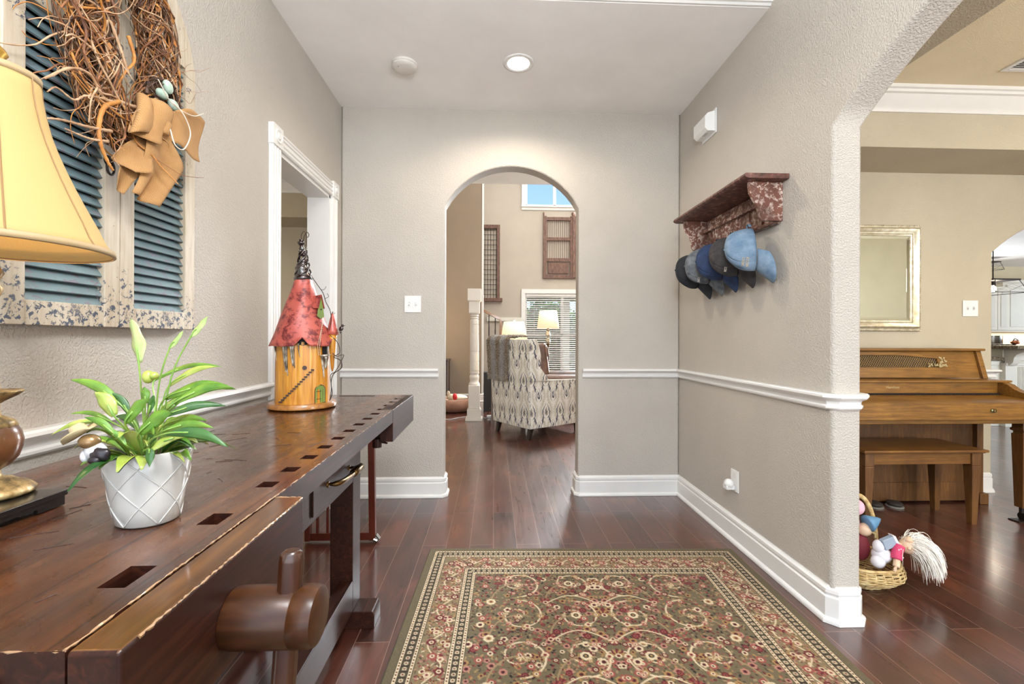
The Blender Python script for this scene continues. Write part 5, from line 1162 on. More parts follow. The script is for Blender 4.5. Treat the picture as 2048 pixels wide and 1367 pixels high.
random.seed(2)
for k in range(60):
    t = random.random(); 
    if k % 2: x, z = gx1 - .012 + random.uniform(0, .05) + (-.0), .945 + t*.06
    else: x, z = gx1 - .10 + t*.14, .938 + random.uniform(0, .020)
    p = ptp(x, z, .006); g.ball(p, (random.uniform(.004, .009), .003, random.uniform(.003, .007)), 8, 5)
g.build('carved_corner', plain('carved_gilt', (176, 156, 112), .5, var=.3), pn, smooth=True)
G().box(px0 - .008, px1 + .02, 2.80, 2.95, .846, .859).build('fallboard_shelf', PW, pn, bevel=.003)
G().box(px0 + .0, px1 - .052, 2.825, 2.84, .775, .846).build('fallboard', PW, pn, bevel=.001)
g = G()
for k in range(170): x = px0 + .03 + k*.0082; g.box(x, x + .0045, 2.812, 2.822, .762, .772)
g.box(px0 + .02, px1 - .05, 2.818, 2.83, .755, .775); g.build('felt_strip', plain('dark_felt', (40, 28, 20), .9), pn)
g = G(); g.prism([(2.585, .742), (2.60, .749), (2.815, .764), (2.815, .740), (2.585, .725)], px0 + .03, px1 - .05, 'X'); g.build('key_lid', PW, pn, bevel=.003)
G().box(px0 + .03, px1 - .05, 2.572, 2.586, .658, .742).build('key_slip', PW, pn, bevel=.002)
g = G(); g.box(px0, px1 + .08, 2.556, pb, .645, .664); g.box(px0 + .02, px1 - .02, 2.60, pb, .615, .645); g.build('key_bed', PW, pn, bevel=.004)
for (a, b) in ((px0 - .0, px0 + .03), (px1 - .05, px1 + .0)):
    P = [(2.575, .664), (2.935, .664), (2.935, .846), (2.80, .846), (2.77, .835), (2.74, .812), (2.70, .795), (2.65, .785), (2.60, .78), (2.575, .765)]
    G().prism(P, a, b, 'X').build('key_cheek', PW, pn, bevel=.002)
g = G(); g.box(px0 + .04, px1 - .04, 2.985, 3.0, .012, .615); g.build('lower_panel', PWV, pn)
g = G(); g.box(px0 + .04, px1 - .04, 2.978, 2.99, .012, .14); g.build('kick_rail', PWV, pn, bevel=.003)
for (a, b) in ((px0, px0 + .045), (px1 - .045, px1)):
    g = G(); g.box(a, b, 2.955, pb, .0, .615); g.build('lower_side', PWV, pn, bevel=.002); g = G(); g.box(a - .005, b + .012, 2.93, pb, .0, .075); g.build('side_foot', PWV, pn, bevel=.004)
def pleg(cx_, cy_):
    g = G(); 
    def sq(w, z): return [(cx_ - w, cy_ - w, z), (cx_ + w, cy_ - w, z), (cx_ + w, cy_ + w, z), (cx_ - w, cy_ + w, z)]
    lv = [(.024, .085), (.034, .54), (.028, .545), (.028, .555), (.038, .562), (.038, .572), (.032, .58), (.032, .645)]
    vs = []; 
    for w, z in lv: vs += sq(w, z)
    fs = [(0, 1, 2, 3)] + [(i*4 + k, i*4 + (k+1) % 4, (i+1)*4 + (k+1) % 4, (i+1)*4 + k) for i in range(len(lv)-1) for k in range(4)] + [tuple(range((len(lv)-1)*4, len(lv)*4))]
    g.add(vs, fs); lg = g.build('leg', PWV, pn, bevel=.002)
    g = G(); g.tube([(cx_, cy_, .085), (cx_, cy_, .05)], .014, 10); g.lathe([(.026, -.010), (.026, .010)], (cx_ + .01, cy_, .028), 18, axis='X'); g.box(cx_ - .055, cx_ + .06, cy_ - .03, cy_ + .03, .0, .007)
    g.build('caster', IRON, lg)
pleg(3.285, 2.66); pleg(1.96, 2.66)
lk = G(); lk.lathe([(.001, 0), (.010, 0), (.010, -.006), (.004, -.009), (.001, -.009)][::-1], (2.985, 2.572, .70), 16, axis='Y'); P = [(2.994 + .008*math.cos(a), 2.562, .700 + .011*math.sin(a)) for a in [2*PI*i/18 for i in range(19)]]; lk.tube(P, .0022, 6, caps=False); lk.build('lid_pull', plain('verdigris_brass', (104, 104, 74), .35, metal=.8), pn)
t_ = text(None, 'brand_letters', 'Hamilton', .024, Matrix.Translation((2.60, 2.8245, .812)) @ Matrix.Rotation(PI/2, 4, 'X'), plain('gold_letters', (196, 176, 130), .35, metal=.5), .0006, pn)

BN = wood('bench_walnut', (78, 50, 16), (150, 104, 44), (2, 24, 30), .36, .2, .05, mid=(104, 64, 28))
pbn = thing('piano_bench', 'walnut wooden piano bench with tapered square legs pushed under the piano', 'bench', (2.58, 2.74, 0))
g = G(); g.box(2.20, 2.975, 2.575, 2.905, .447, .462); g.box(2.21, 2.965, 2.585, 2.895, .440, .447); g.build('seat_top', BN, pbn, bevel=.004)
g = G(); g.box(2.27, 2.91, 2.612, 2.625, .37, .440); g.box(2.27, 2.91, 2.862, 2.875, .37, .440); g.box(2.235, 2.248, 2.66, 2.83, .37, .44); g.box(2.922, 2.935, 2.66, 2.83, .37, .44); g.build('apron', BN, pbn, bevel=.001)
for x in (2.255, 2.925):
    for y in (2.63, 2.86):
        g = G(); w0, w1 = .016, .028
        lv = [(w0, .0), (w1, .355), (w1 - .002, .357), (w1 - .002, .361), (w1, .363), (w1, .4395)]; vs = []
        for w, z in lv: vs += [(x - w, y - w, z), (x + w, y - w, z), (x + w, y + w, z), (x - w, y + w, z)]
        fs = [(0, 1, 2, 3)] + [(i*4 + k, i*4 + (k+1) % 4, (i+1)*4 + (k+1) % 4, (i+1)*4 + k) for i in range(len(lv)-1) for k in range(4)] + [tuple(range((len(lv)-1)*4, len(lv)*4))]
        g.add(vs, fs); g.build('leg', PWV, pbn, bevel=.001)
# shoes under the piano
SHM = plain('dark_slipper', (46, 38, 32), .7); SOLE = plain('pale_sole', (150, 146, 136), .6)
for i, x in enumerate((2.43, 2.56, 2.70)):
    s = thing('slipper', ['leftmost dark slipper on the floor under the piano', 'middle dark slipper on the floor under the piano', 'rightmost dark slipper on the floor under the piano'][i], 'shoe', (x, 2.93, 0), 'slippers under the piano')
    g = G(); g.ball((x, 2.915, .022), (.045, .05, .018), 14, 8); g.build('upper', SHM, s, smooth=True)
    G().lathe([(.001, .001), (.048, .001), (.05, .008), (.001, .009)], (x, 2.915, 0), 20, sx=1, sy=1.05).build('sole', SOLE, s)

# ceiling vent
vt = thing('ceiling_vent', 'white metal air vent in the tan dining room ceiling', 'vent', (3.19, 2.50, 2.70))
vx0, vx1, vy0, vy1 = 2.95, 3.38, 2.335, 2.505
g = G(); g.box(vx0, vx1, vy0, vy0 + .025, 2.692, 2.6995); g.box(vx0, vx1, vy1 - .025, vy1, 2.692, 2.6995); g.box(vx0, vx0 + .025, vy0 + .025, vy1 - .025, 2.692, 2.6995); g.box(vx1 - .025, vx1, vy0 + .025, vy1 - .025, 2.692, 2.6995); g.build('vent_frame', PLASTIC, vt)
g = G()
for k in range(9): y = vy0 + .034 + k*.0146; g.obox(((vx0+vx1)/2, y, 2.694), ((vx1-vx0)/2 - .025, 0, 0), (0, .0055, .004), (0, -.0004, .0006))
g.build('vent_louvers', PLASTIC, vt); G().box(vx0 + .02, vx1 - .02, vy0 + .02, vy1 - .02, 2.6982, 2.6996).build('vent_duct', plain('duct_grey', (90, 84, 76), .8), vt)

# wicker basket of dolls
WK = NT('wicker'); WK.col(WK.ramp(WK.noise(WK.coord(), 40, 3), [(.3, (168, 134, 82)), (.6, (208, 182, 128)), (.8, (226, 206, 160))])); WK.rough(.6)
bx_, by_ = 1.70, 2.03
bk = thing('wicker_basket', 'pale wicker basket with arched handle on the floor behind the wall corner', 'basket', (bx_, by_, 0))
g = G()
random.seed(9)
def bprof(t, a):  # t 0 bottom..1 rim; lobed bulge
    r = .10 + .085*math.sin(min(1, t*1.25)*PI/2) - (.025*max(0, (t - .55)/.45)); lobe = 1 + .05*math.cos(2*a) + .02*math.cos(6*a)
    return r*lobe
for j in range(17):
    t = j/16; z = .008 + .098*t; P = []
    for i in range(97):
        a = 2*PI*i/96; r = bprof(t, a) + .0035*math.sin(a*14 + (PI if j % 2 else 0)); P.append((bx_ + r*math.cos(a), by_ + r*math.sin(a)*.92, z + .004*math.sin(2*a + 1) + .0015*math.sin(5*a + j)))
    g.tube(P, .0033, 5, caps=False)
g.build('woven_sides', WK.m, bk, smooth=True)
g = G()
for i in range(28):
    a = 2*PI*i/28; g.tube([(bx_ + bprof(t, a)*math.cos(a), by_ + bprof(t, a)*math.sin(a)*.92, .006 + .1*t) for t in [j/10 for j in range(11)]], .003, 5)
g.build('spokes', WK.m, bk); 
g = G(); P = [(bx_ + bprof(1, a)*math.cos(a), by_ + bprof(1, a)*math.sin(a)*.92, .108 + .004*math.sin(2*a + 1)) for a in [2*PI*i/60 for i in range(61)]]; g.tube(P, .007, 8, caps=False); g.build('rim', WK.m, bk, smooth=True)
g = G(); g.lathe([(.001, .003), (.098, .003), (.10, .008), (.001, .008)], (bx_, by_, 0), 30, sy=.92); g.build('basket_bottom', WK.m, bk)
P = [(bx_ + .02 + .100*math.cos(a), by_ + .03, .10 + .285*math.sin(a)**.8) for a in [PI*i/30 for i in range(31)]]; P[-1] = (bx_ - .09, by_ + .03, .10); P[0] = (bx_ + .125, by_ + .03, .10)
G().tube(P, .0105, 8, flat=.55, up=(0, 1, 0)).build('handle', WK.m, bk, smooth=True)
SKIN = plain('doll_skin', (222, 190, 158), .5); PINK = plain('pink_dotted_cloth', (206, 62, 104), .7, var=.1); WHC = plain('white_doll_cloth', (222, 218, 222), .7); BLUC = plain('blue_satin', (92, 136, 170), .35)
# doll with the long pale hair hanging over the rim
dl = thing('doll', 'doll with long wispy white hair and pink dotted top hanging over the basket rim', 'doll', (1.84, 1.94, .14))
g = G(); g.ball((1.855, 1.935, .200), (.034, .034, .034), 20, 14); g.ball((1.850, 1.925, .232), (.018, .016, .014), 12, 8); g.ball((1.838, 1.91, .20), (.010, .008, .008), 10, 8); g.tube([(1.835, 1.94, .205), (1.81, 1.945, .195)], .014, 10); g.build('doll_head', SKIN, dl, smooth=True)
g = G(); g.tube(bez([(1.815, 1.935, .20), (1.795, 1.925, .175), (1.785, 1.918, .15)], 8), [.022]*4 + [.020]*5 if False else .021, 12); g.build('doll_shirt', PINK, dl, smooth=True)
g = G(); g.tube(bez([(1.785, 1.915, .148), (1.775, 1.905, .135), (1.768, 1.90, .125)], 8), .013, 10)
for k in range(5): a = -1 + k*.5; L_ = [.014, .019, .020, .018, .014][k]; p = Vector((1.766, 1.898, .124)); d = Vector((-.5*math.cos(a) - .2, -.3, .7*math.sin(a) - .35)).normalized(); g.tube(bez([p, p + d*L_*.6, p + d*L_ + Vector((0, 0, -.004))], 6), .0042, 6)
g.build('doll_hand', SKIN, dl, smooth=True)
g = G()
for k in range(10): g.ball((1.80 + random.uniform(-.012, .014), 1.912, .175 + random.uniform(-.02, .025)), (.0032, .0015, .0032), 8, 5)
g.build('dots', WHC, dl)
HAIR = NT('white_doll_hair'); HAIR.col(HAIR.ramp(HAIR.noise(HAIR.coord((60, 60, 6)), 3, 3), [(.3, (222, 214, 200)), (.7, (246, 242, 234))])); HAIR.rough(.55)
g = G(); root = Vector((1.905, 1.925, .222)); hc = Vector((1.862, 1.935, .200))
for k in range(2400):
    d = Vector((random.gauss(.9, .5), random.gauss(-.4, .5), random.gauss(.35, .5))).normalized(); s = hc + d*.036
    side = random.gauss(0, 1); L_ = random.uniform(.07, .15); out = Vector((.8 + .5*random.random() - .1*side, random.uniform(-.9, .5), 0)) if k % 5 else Vector((1.3, -.1, 0))
    p = s.copy(); P = [p.copy()]; v_ = (d*.6 + out*.55 + Vector((0, 0, .12))).normalized()
    for i in range(7):
        v_ = (v_ + Vector((random.gauss(0, .03), random.gauss(0, .03), -.30 - .05*i))).normalized(); p = p + v_*L_/7; 
        if p.z < .012: p.z = .012 + random.uniform(0, .006)
        P.append(p.copy())
    g.tube(P, [.0012, .0014, .0014, .0013, .0012, .0010, .0008, .0004], 3, caps=False)
g.build('doll_hair', HAIR.m, dl)
d2 = thing('plush_toy', 'white soft toy with a grey pocket lying in the basket beside the pink sleeve', 'soft toy', (1.74, 1.98, .12))
g = G(); g.ball((1.755, 1.96, .15), (.040, .035, .038), 18, 12); g.ball((1.735, 1.955, .19), (.022, .022, .03), 14, 10); g.ball((1.73, 1.95, .125), (.03, .026, .03), 14, 10); g.build('body', WHC, d2, smooth=True)
g = G(); g.obox((1.775, 1.945, .213), Vector((.030, 0, .012)), (0, .012, 0), Vector((-.009, 0, .022))); g.build('book', plain('grey_blue_cloth', (150, 164, 178), .6), d2, bevel=.004)
g = G(); g.obox((1.800, 1.944, .224), Vector((.009, 0, -.003)), (0, .0125, 0), Vector((-.013, 0, .024))); g.build('book_edge', WHC, d2, bevel=.003)
d3 = thing('doll', 'doll wearing a pointed blue satin cap at the back of the basket', 'doll', (1.74, 2.05, .12))
g = G(); g.ball((1.735, 2.03, .235), (.03, .028, .03), 16, 12); g.build('doll_head', SKIN, d3, smooth=True)
g = G(); g.lathe([(.001, .062), (.010, .052), (.024, .028), (.036, .004), (.038, -.006), (.030, -.010)], (0, 0, 0), 24); M = Matrix.Translation((1.745, 2.02, .268)) @ Matrix.Rotation(1.25, 4, 'Y'); g.v = [tuple(M @ Vector(v)) for v in g.v]; g.build('doll_cap', BLUC, d3, smooth=True)
g = G(); g.ball((1.725, 2.035, .15), (.035, .03, .06), 16, 12); g.build('doll_dress', plain('maroon_cloth', (126, 40, 52), .7), d3, smooth=True)
g = G(); g.tube(bez([(1.75, 2.012, .232), (1.765, 2.005, .222), (1.762, 2.0, .205)], 10), .005, 7); g.build('doll_ribbon', plain('gold_ribbon', (176, 156, 108), .5), d3, smooth=True)
d4 = thing('plush_toy', 'pink soft toy at the top of the basket, mostly hidden by the wall corner', 'soft toy', (1.68, 2.05, .3))
g = G(); g.ball((1.695, 2.03, .34), (.034, .03, .036), 16, 12); g.ball((1.68, 2.04, .27), (.032, .028, .05), 16, 12); g.ball((1.68, 2.05, .18), (.035, .03, .07), 16, 12); g.build('body', plain('pale_pink_plush', (226, 176, 190), .8), d4, smooth=True)

# ================================================================== kitchen beyond the dining room
CAB = plain('white_cabinet_paint', (232, 226, 212), .4, var=.02); GRAN = NT('granite'); GRAN.col(GRAN.ramp(GRAN.noise(GRAN.coord(), 60, 5), [(.35, (70, 58, 48)), (.55, (136, 118, 96)), (.75, (176, 160, 136))])); GRAN.rough(.12)
isl = thing('kitchen_island', 'white kitchen island with raised granite bar, corbel and fluted post', 'kitchen island', (7.6, 5.9, 0))
g = G(); g.box(6.30, 9.4, 5.62, 6.5, .0, .86); g.box(6.62, 9.4, 5.58, 5.72, .86, 1.015); g.build('island_body', CAB, isl, bevel=.004)
g = G(); g.box(6.24, 6.62, 5.56, 6.54, .865, .905); g.box(6.62, 9.44, 5.73, 6.54, .865, .905); g.build('lower_counter', GRAN.m, isl, bevel=.006)
G().box(6.46, 9.5, 5.28, 5.74, 1.016, 1.058).build('bar_counter', GRAN.m, isl, bevel=.008)
g = G(); P = [(5.575, 1.012), (5.32, 1.012), (5.32, .985), (5.38, .97), (5.44, .94), (5.47, .90), (5.48, .84), (5.52, .80), (5.575, .80)]; g.prism(P, 6.64, 6.74, 'X'); g.build('corbel', CAB, isl, bevel=.004)
g = G(); g.box(6.63, 6.96, 5.555, 5.62, 0, .80); 
for k in range(7): g.tube([(6.80 + k*.02, 5.552, .05), (6.80 + k*.02, 5.552, .78)], .007, 6)
g.box(6.62, 6.97, 5.535, 5.62, .80, .83); g.build('fluted_post', CAB, isl, bevel=.002)
g = G(); g.box(6.34, 6.58, 5.605, 5.62, .06, .78); g.box(6.32, 6.60, 5.60, 5.62, .80, .85); g.build('end_panel', CAB, isl, bevel=.003)
kb = thing('base_cabinet', 'white base cabinet run with granite counter along the far kitchen wall', 'cabinet', (11.0, 9.1, 0))
g = G(); g.box(10.2, 13.2, 8.8, 9.395, 0, .88); g.build('cabinet_body', CAB, kb)
G().box(10.15, 13.2, 8.74, 9.395, .885, .925).build('counter', GRAN.m, kb, bevel=.004)
G().box(10.2, 13.2, 9.385, 9.398, .926, 1.29).build('backsplash', plain('cream_tile', (222, 208, 176), .35), kb)
uc = thing('wall_cabinet', 'white arched-panel wall cabinets on the far kitchen wall', 'cabinet', (11.3, 9.2, 1.3))
g = G(); g.box(10.18, 10.72, 8.92, 9.395, 1.30, 2.24); g.box(10.72, 13.0, 9.04, 9.395, 1.30, 2.34); g.box(10.68, 13.03, 9.0, 9.395, 2.34, 2.40); g.build('cabinet_body', CAB, uc, bevel=.004)
def cabdoor(x0, x1, Y, z0, z1, par):
    g = G(); g.box(x0, x1, Y - .02, Y, z0, z1); d = g.build('door', CAB, par, bevel=.003)
    n = 16; P = [(x0 + .06, z0 + .07), (x1 - .06, z0 + .07)] + [(x1 - .06 - (x1 - x0 - .12)*i/n, z1 - .11 + .045*math.exp(-((i/n - .5)/.22)**2)) for i in range(n+1)]
    g = G(); g.prism(P, Y - .027, Y - .02, 'Y'); g.build('raised_panel', TRIMW, d, bevel=.006)
cabdoor(10.20, 10.44, 8.918, 1.34, 2.2, uc); cabdoor(10.45, 10.69, 8.918, 1.34, 2.2, uc)
for k in range(4): cabdoor(10.80 + k*.46, 11.22 + k*.46, 9.038, 1.34, 2.3, uc)
l = bpy.data.lights.new('under_cabinet_light', 'AREA'); l.energy = 14; l.color = WARM; l.shape = 'RECTANGLE'; l.size = 2.6; l.size_y = .2
o = bpy.data.objects.new('under_cabinet_light', l); C.objects.link(o); o.location = (11.6, 9.2, 1.29)
pt = thing('cooking_pot', 'stainless steel pot on the stove behind the kitchen bar', 'pot', (10.55, 9.05, .95))
g = G(); g.lathe([(.001, 1.05), (.16, 1.05), (.165, 1.06), (.165, 1.22), (.17, 1.225), (.158, 1.225), (.155, 1.07), (.001, 1.07)], (10.50, 9.06, 0), 32); g.build('pot_body', STEEL, pt, smooth=False, auto=40); g = G(); g.tube(bez([(10.66, 9.06, 1.19), (10.71, 9.06, 1.19), (10.71, 9.06, 1.13), (10.66, 9.06, 1.13)], 12), .01, 6); g.build('pot_handle', STEEL, pt)
st = thing('cooktop', 'black gas cooktop with iron grates on the far kitchen counter', 'cooktop', (10.5, 9.05, .926))
g = G(); g.box(10.2, 10.9, 8.86, 9.28, .926, .95); g.build('cooktop_plate', BLACK, st); g = G()
for k in range(6): g.box(10.22 + k*.12, 10.24 + k*.12, 8.9, 9.25, .95, 1.045)
g.box(10.22, 10.88, 8.92, 8.95, .98, 1.045); g.box(10.22, 10.88, 9.2, 9.23, .98, 1.045); g.build('grate', IRON, st)
kt = thing('kettle', 'small copper and dark kettle beside the pot on the far kitchen counter', 'kettle', (10.78, 8.88, 1.0))
g = G(); g.ball((10.80, 8.88, 1.045 + .04), (.07, .07, .045), 16, 10); g.build('kettle_body', plain('copper', (196, 120, 84), .25, metal=.8), kt, smooth=True); g = G(); g.tube(bez([(10.75, 8.88, 1.10), (10.80, 8.88, 1.16), (10.87, 8.88, 1.12), (10.88, 8.88, 1.05)], 12), .012, 6); g.build('kettle_handle', BLACK, kt)
def cage(name, lab, c, w0, w1, h, cord=None):
    p = thing(name, lab, 'pendant light' if cord else 'ceiling light', c); x, y, z = c
    g = G(); g.obox((x, y, z), (w0 + .01, 0, 0), (0, w0 + .01, 0), (0, 0, .009)); g.build('cap_plate', IRON, p)
    g = G(); cs = []
    for (sx_, sy_) in ((-1,-1),(1,-1),(1,1),(-1,1)): a, b = (x + sx_*w0, y + sy_*w0, z - .01), (x + sx_*w1, y + sy_*w1, z - h); cs.append(b); g.tube([a, b], .004, 5)
    for i in range(4): g.tube([cs[i], cs[(i+1) % 4]], .004, 5)
    g.build('cage', IRON, p); g = G()
    for i in range(4):
        a = Vector(cs[i]); b = Vector(cs[(i+1) % 4]); t = Vector((x, y, z)); n_ = 4; A2 = a.lerp(t + (a - t)*Vector((1,1,1)).length*0, .0)
    for i in range(4):
        a, b = Vector(cs[i]), Vector(cs[(i+1) % 4]); up_ = Vector((0, 0, h - .02)); m_ = (a + b)/2; g.tube([a + up_*.1, m_ + up_*.7, b + up_*.1], .0012, 4); g.tube([a + up_*.75 + (m_ - a)*.1, m_ + up_*.25, b + up_*.75 + (m_ - b)*.1], .0012, 4)
    g.build('wire_mesh', STEEL, p)
    G().ball((x, y, z - h*.62), (.032, .032, .045), 14, 10).build('bulb', emit(name + '_bulb', (255, 240, 214), 14), p, smooth=True)
    g = G(); g.tube([(x, y, z - .01), (x, y, z - h*.35)], .018, 10)
    if cord: g.tube([(x, y, z), (x, y, cord)], .006, 6)
    g.build('stem', IRON, p)
    l = bpy.data.lights.new(name + '_light', 'POINT'); l.energy = 14; l.color = WARM; l.shadow_soft_size = .04; o = bpy.data.objects.new(name + '_light', l); C.objects.link(o); o.location = (x, y, z - h*.62)
cage('pendant_light', 'caged iron pendant light hanging over the kitchen bar', (6.39, 5.5, 1.885), .16, .215, .165, 2.74)
cage('caged_ceiling_light', 'small caged light close to the kitchen ceiling, farther back than the pendant', (9.72, 8.5, 2.66), .14, .18, .155, 2.738)

# ================================================================== living room beyond the back archway
PST = plain('white_post_paint', (222, 214, 204), .5, var=.02)
ps = thing('turned_post', 'white salvaged turned wooden porch post standing on the living room floor', 'post', (-.275, 6.2, 0))
g = G(); c0 = (-.272, 6.2)
g.box(c0[0] - .115, c0[0] + .115, c0[1] - .115, c0[1] + .115, 0, .035); g.box(c0[0] - .094, c0[0] + .094, c0[1] - .094, c0[1] + .094, .035, .15); g.box(c0[0] - .086, c0[0] + .086, c0[1] - .086, c0[1] + .086, .15, .165)
g.build('plinth', PST, ps, bevel=.004)
G().box(c0[0] - .077, c0[0] + .077, c0[1] - .077, c0[1] + .077, .165, .48).build('lower_block', PST, ps, bevel=.006)
g = G(); pr = [(.074, .48), (.076, .50), (.068, .51), (.06, .53), (.062, .56), (.066, .58), (.064, .61), (.057, .62), (.057, .63), (.064, .64), (.064, .66), (.060, .665)]
z = .665; rr = .0635
while z < 1.36:
    pr += [(rr, z), (rr, z + .006)]; 
    if int(z*100) % 13 < 2: pr += [(rr - .005, z + .008), (rr - .005, z + .014), (rr, z + .016)]
    z += .022; rr -= .0002
pr += [(.058, 1.37), (.05, 1.385), (.06, 1.40), (.05, 1.415), (.064, 1.43), (.052, 1.445), (.068, 1.465), (.068, 1.47)]
g.lathe(pr, (c0[0], c0[1], 0), 28); g.build('turned_shaft', PST, ps, smooth=False, auto=50)
g = G(); g.box(c0[0] - .072, c0[0] + .072, c0[1] - .072, c0[1] + .072, 1.47, 1.62); g.box(c0[0] - .090, c0[0] + .090, c0[1] - .090, c0[1] + .090, 1.64, 1.80)
g.add([(c0[0]-.072, c0[1]-.072, 1.62), (c0[0]+.072, c0[1]-.072, 1.62), (c0[0]+.072, c0[1]+.072, 1.62), (c0[0]-.072, c0[1]+.072, 1.62), (c0[0]-.09, c0[1]-.09, 1.64), (c0[0]+.09, c0[1]-.09, 1.64), (c0[0]+.09, c0[1]+.09, 1.64), (c0[0]-.09, c0[1]+.09, 1.64)], [(0,1,5,4),(1,2,6,5),(2,3,7,6),(3,0,4,7)])
g.build('upper_block', PST, ps)

# armchair with ikat fabric
def ikat(u, v):    # u, v in metres on the cloth -> rgb
    def Lc(c): return np.array(lin(c)[:3])
    A, B, Cc, Dk, E = Lc((226,221,212)), Lc((158,150,144)), Lc((108,105,112)), Lc((84,82,94)), Lc((186,174,154))
    pu, pv = .205, .36
    out = np.ones(u.shape + (3,))*A
    un = u + .003*np.sin(v*170) + .002*np.sin(v*67 + 1)
    def drop(uu, vv, h, w):      # teardrop, point up
        t = (vv + h*.45)/h; ww = w*np.sin(np.pi*np.clip(t, 0, 1)**.62)**.9*np.where((t > 0) & (t < 1), 1, 0)
        return np.where(ww > 1e-4, np.abs(uu)/np.maximum(ww, 1e-4), 9)
    for oy in (0, 1):
        uu = np.mod(un + (pu/2 if oy else 0), pu) - pu/2; vv = np.mod(v + (pv/2 if oy else 0), pv) - pv/2
        og = np.abs(uu) - (pu*.5 - .018 - (pu*.5 - .030)*np.abs(np.sin(np.pi*(vv/pv)))**1.2*0 - .055*(1 - np.cos(2*np.pi*vv/pv))/2)
        out[np.abs(og) < .0045] = E
        out[np.abs(og - .012) < .003] = B*.5 + A*.5
        out[np.abs(og + .012) < .003] = E*.5 + A*.5
        if oy == 0:
            d = drop(uu, vv, .180, .060); out[d < 1] = Cc; out[d < .66] = A
            d = drop(uu, vv + .004, .10, .026); out[d < 1] = E; out[d < .5] = B; 
            d = drop(uu, vv + .006, .055, .010); out[d < 1] = Cc
        else:
            d = drop(uu, vv, .16, .046); out[d < 1] = B; out[d < .66] = A; d = drop(uu, vv, .09, .018); out[d < 1] = Dk; d = drop(uu, vv, .04, .006); out[d < 1] = A
            for sg in (-1, 1):
                q = np.abs(uu - sg*(.050 + .25*(vv - .075))); k = (q < .011*np.sin(np.pi*np.clip((vv - .03)/.10, 0, 1))) & (vv > .03) & (vv < .13); out[k] = Dk
    k = np.mod(un*420 + v*150, 7) < 1.0; out[k] *= .95
    return np.clip(out, 0, 1)
IK = NT('ikat_fabric'); at = IK.n('ShaderNodeAttribute', attribute_name='Col'); IK.col(at.outputs['Color']); IK.rough(.9); IK.bump(IK.noise(IK.coord(), 500, 2), .3, .001)
A0 = Vector((.402, 4.893, 0)); bd = Vector((-.565, .825, 0)).normalized(); sdv = Vector((.890, .456, 0)).normalized()  # back direction, seat direction
sdv = Vector((-bd.y*-1, -bd.x*1, 0)); sdv = Vector((.825, .565, 0)).normalized()
ch = thing('armchair', 'wing armchair in grey and cream ikat fabric seen from behind', 'armchair', (A0.x + .2, A0.y + .5, 0))
WB = .70; DP = .80
def CP(b, s, z): return A0 + bd*b + sdv*s + Vector((0, 0, z))
def panel(name, fn, uvfn, nu, nv, solid=.012):
    g = G(); g.grid(lambda u, v: fn(u, v), nu, nv); o = g.build(name, IK.m, ch, smooth=True, solid=solid)
    U, V = np.meshgrid(np.linspace(0, 1, nu + 1), np.linspace(0, 1, nv + 1)); uu, vv = uvfn(U, V); c = ikat(uu, vv).reshape(-1, 3); vcol(o, np.concatenate([c, np.ones((len(c), 1))], 1)); return o
# outer back (slightly tapering outwards to the top), sides with wing profile
panel('outer_back', lambda u, v: CP(WB*u + (-.0 - .07*v)*(1-u) * 0 + (u)*.06*v, -.006 - .03*math.sin(PI*u)*.5 - .03*v, .13 + .985*v - .02*abs(u - .5)*v), lambda U, V: (U*WB + .02, V*.985), 200, 280)
def prof_front(z):      # how far forward the side goes at height z
    if z < .645: return DP
    if z < .80: t = (z - .645)/.155; return .13 + .14*(1 - t) + (.0 if t > .12 else (DP - .27)*(1 - t/.12)**3)
    t = (z - .80)/.315; return .13 - .055*t + .03*math.sin(PI*t)
def side(sgn, off, nm):
    panel(nm, lambda u, v: CP(off + sgn*.012*math.sin(PI*u) + (.06*v if off > .3 else 0), u*prof_front(.13 + .985*v) - .03*v*(1-u), .13 + .985*v), lambda U, V: (np.array([[U[j, i]*prof_front(.13 + .985*V[j, i]) for i in range(U.shape[1])] for j in range(U.shape[0])]) + .09, V*.985), 220, 280)
side(-1, 0, 'outer_side'); side(1, WB, 'outer_side')
def solidpad(nm, pts8=None, box=None, mat=None):
    g = G(); (b0, b1, s0, s1, z0, z1) = box
    vs = [CP(b, s, z) for z in (z0, z1) for (b, s) in ((b0, s0), (b1, s0), (b1, s1), (b0, s1))]
    g.add(vs, [(0,3,2,1),(4,5,6,7),(0,1,5,4),(1,2,6,5),(2,3,7,6),(3,0,4,7)]); return g.build(nm, mat or FAB, ch, bevel=.03, seg=4)
FAB = plain('ikat_plain_fabric', (200, 194, 184), .9, var=.12)
solidpad('seat_frame', box=(.012, WB - .012, .0, DP - .01, .14, .36)); solidpad('seat_cushion', box=(.09, WB - .09, .12, DP + .02, .365, .50)); solidpad('inner_back', box=(.03, WB - .03, .0, .12, .50, 1.09))
solidpad('arm', box=(.008, .085, .13, DP - .02, .36, .64)); solidpad('arm', box=(WB - .085, WB - .008, .13, DP - .02, .36, .64))
for (b, s) in ((.05, .045), (WB - .05, .045), (.05, DP - .05), (WB - .05, DP - .05)):
    g = G(); c1 = CP(b, s, 0); ax_, ay_ = bd, sdv; lv = [(.018, 0, -.03 if s < .2 else 0), (.026, .138, 0)]
    vs = []
    for w, z, o_ in lv:
        for (i, j) in ((-1,-1),(1,-1),(1,1),(-1,1)): vs.append(c1 + ax_*w*i + ay_*(w*j + o_) + Vector((0, 0, z)))
    g.add(vs, [(0,1,2,3),(4,5,6,7),(0,1,5,4),(1,2,6,5),(2,3,7,6),(3,0,4,7)]); g.build('leg', plain('espresso_leg', (40, 26, 20), .35), ch, bevel=.002)
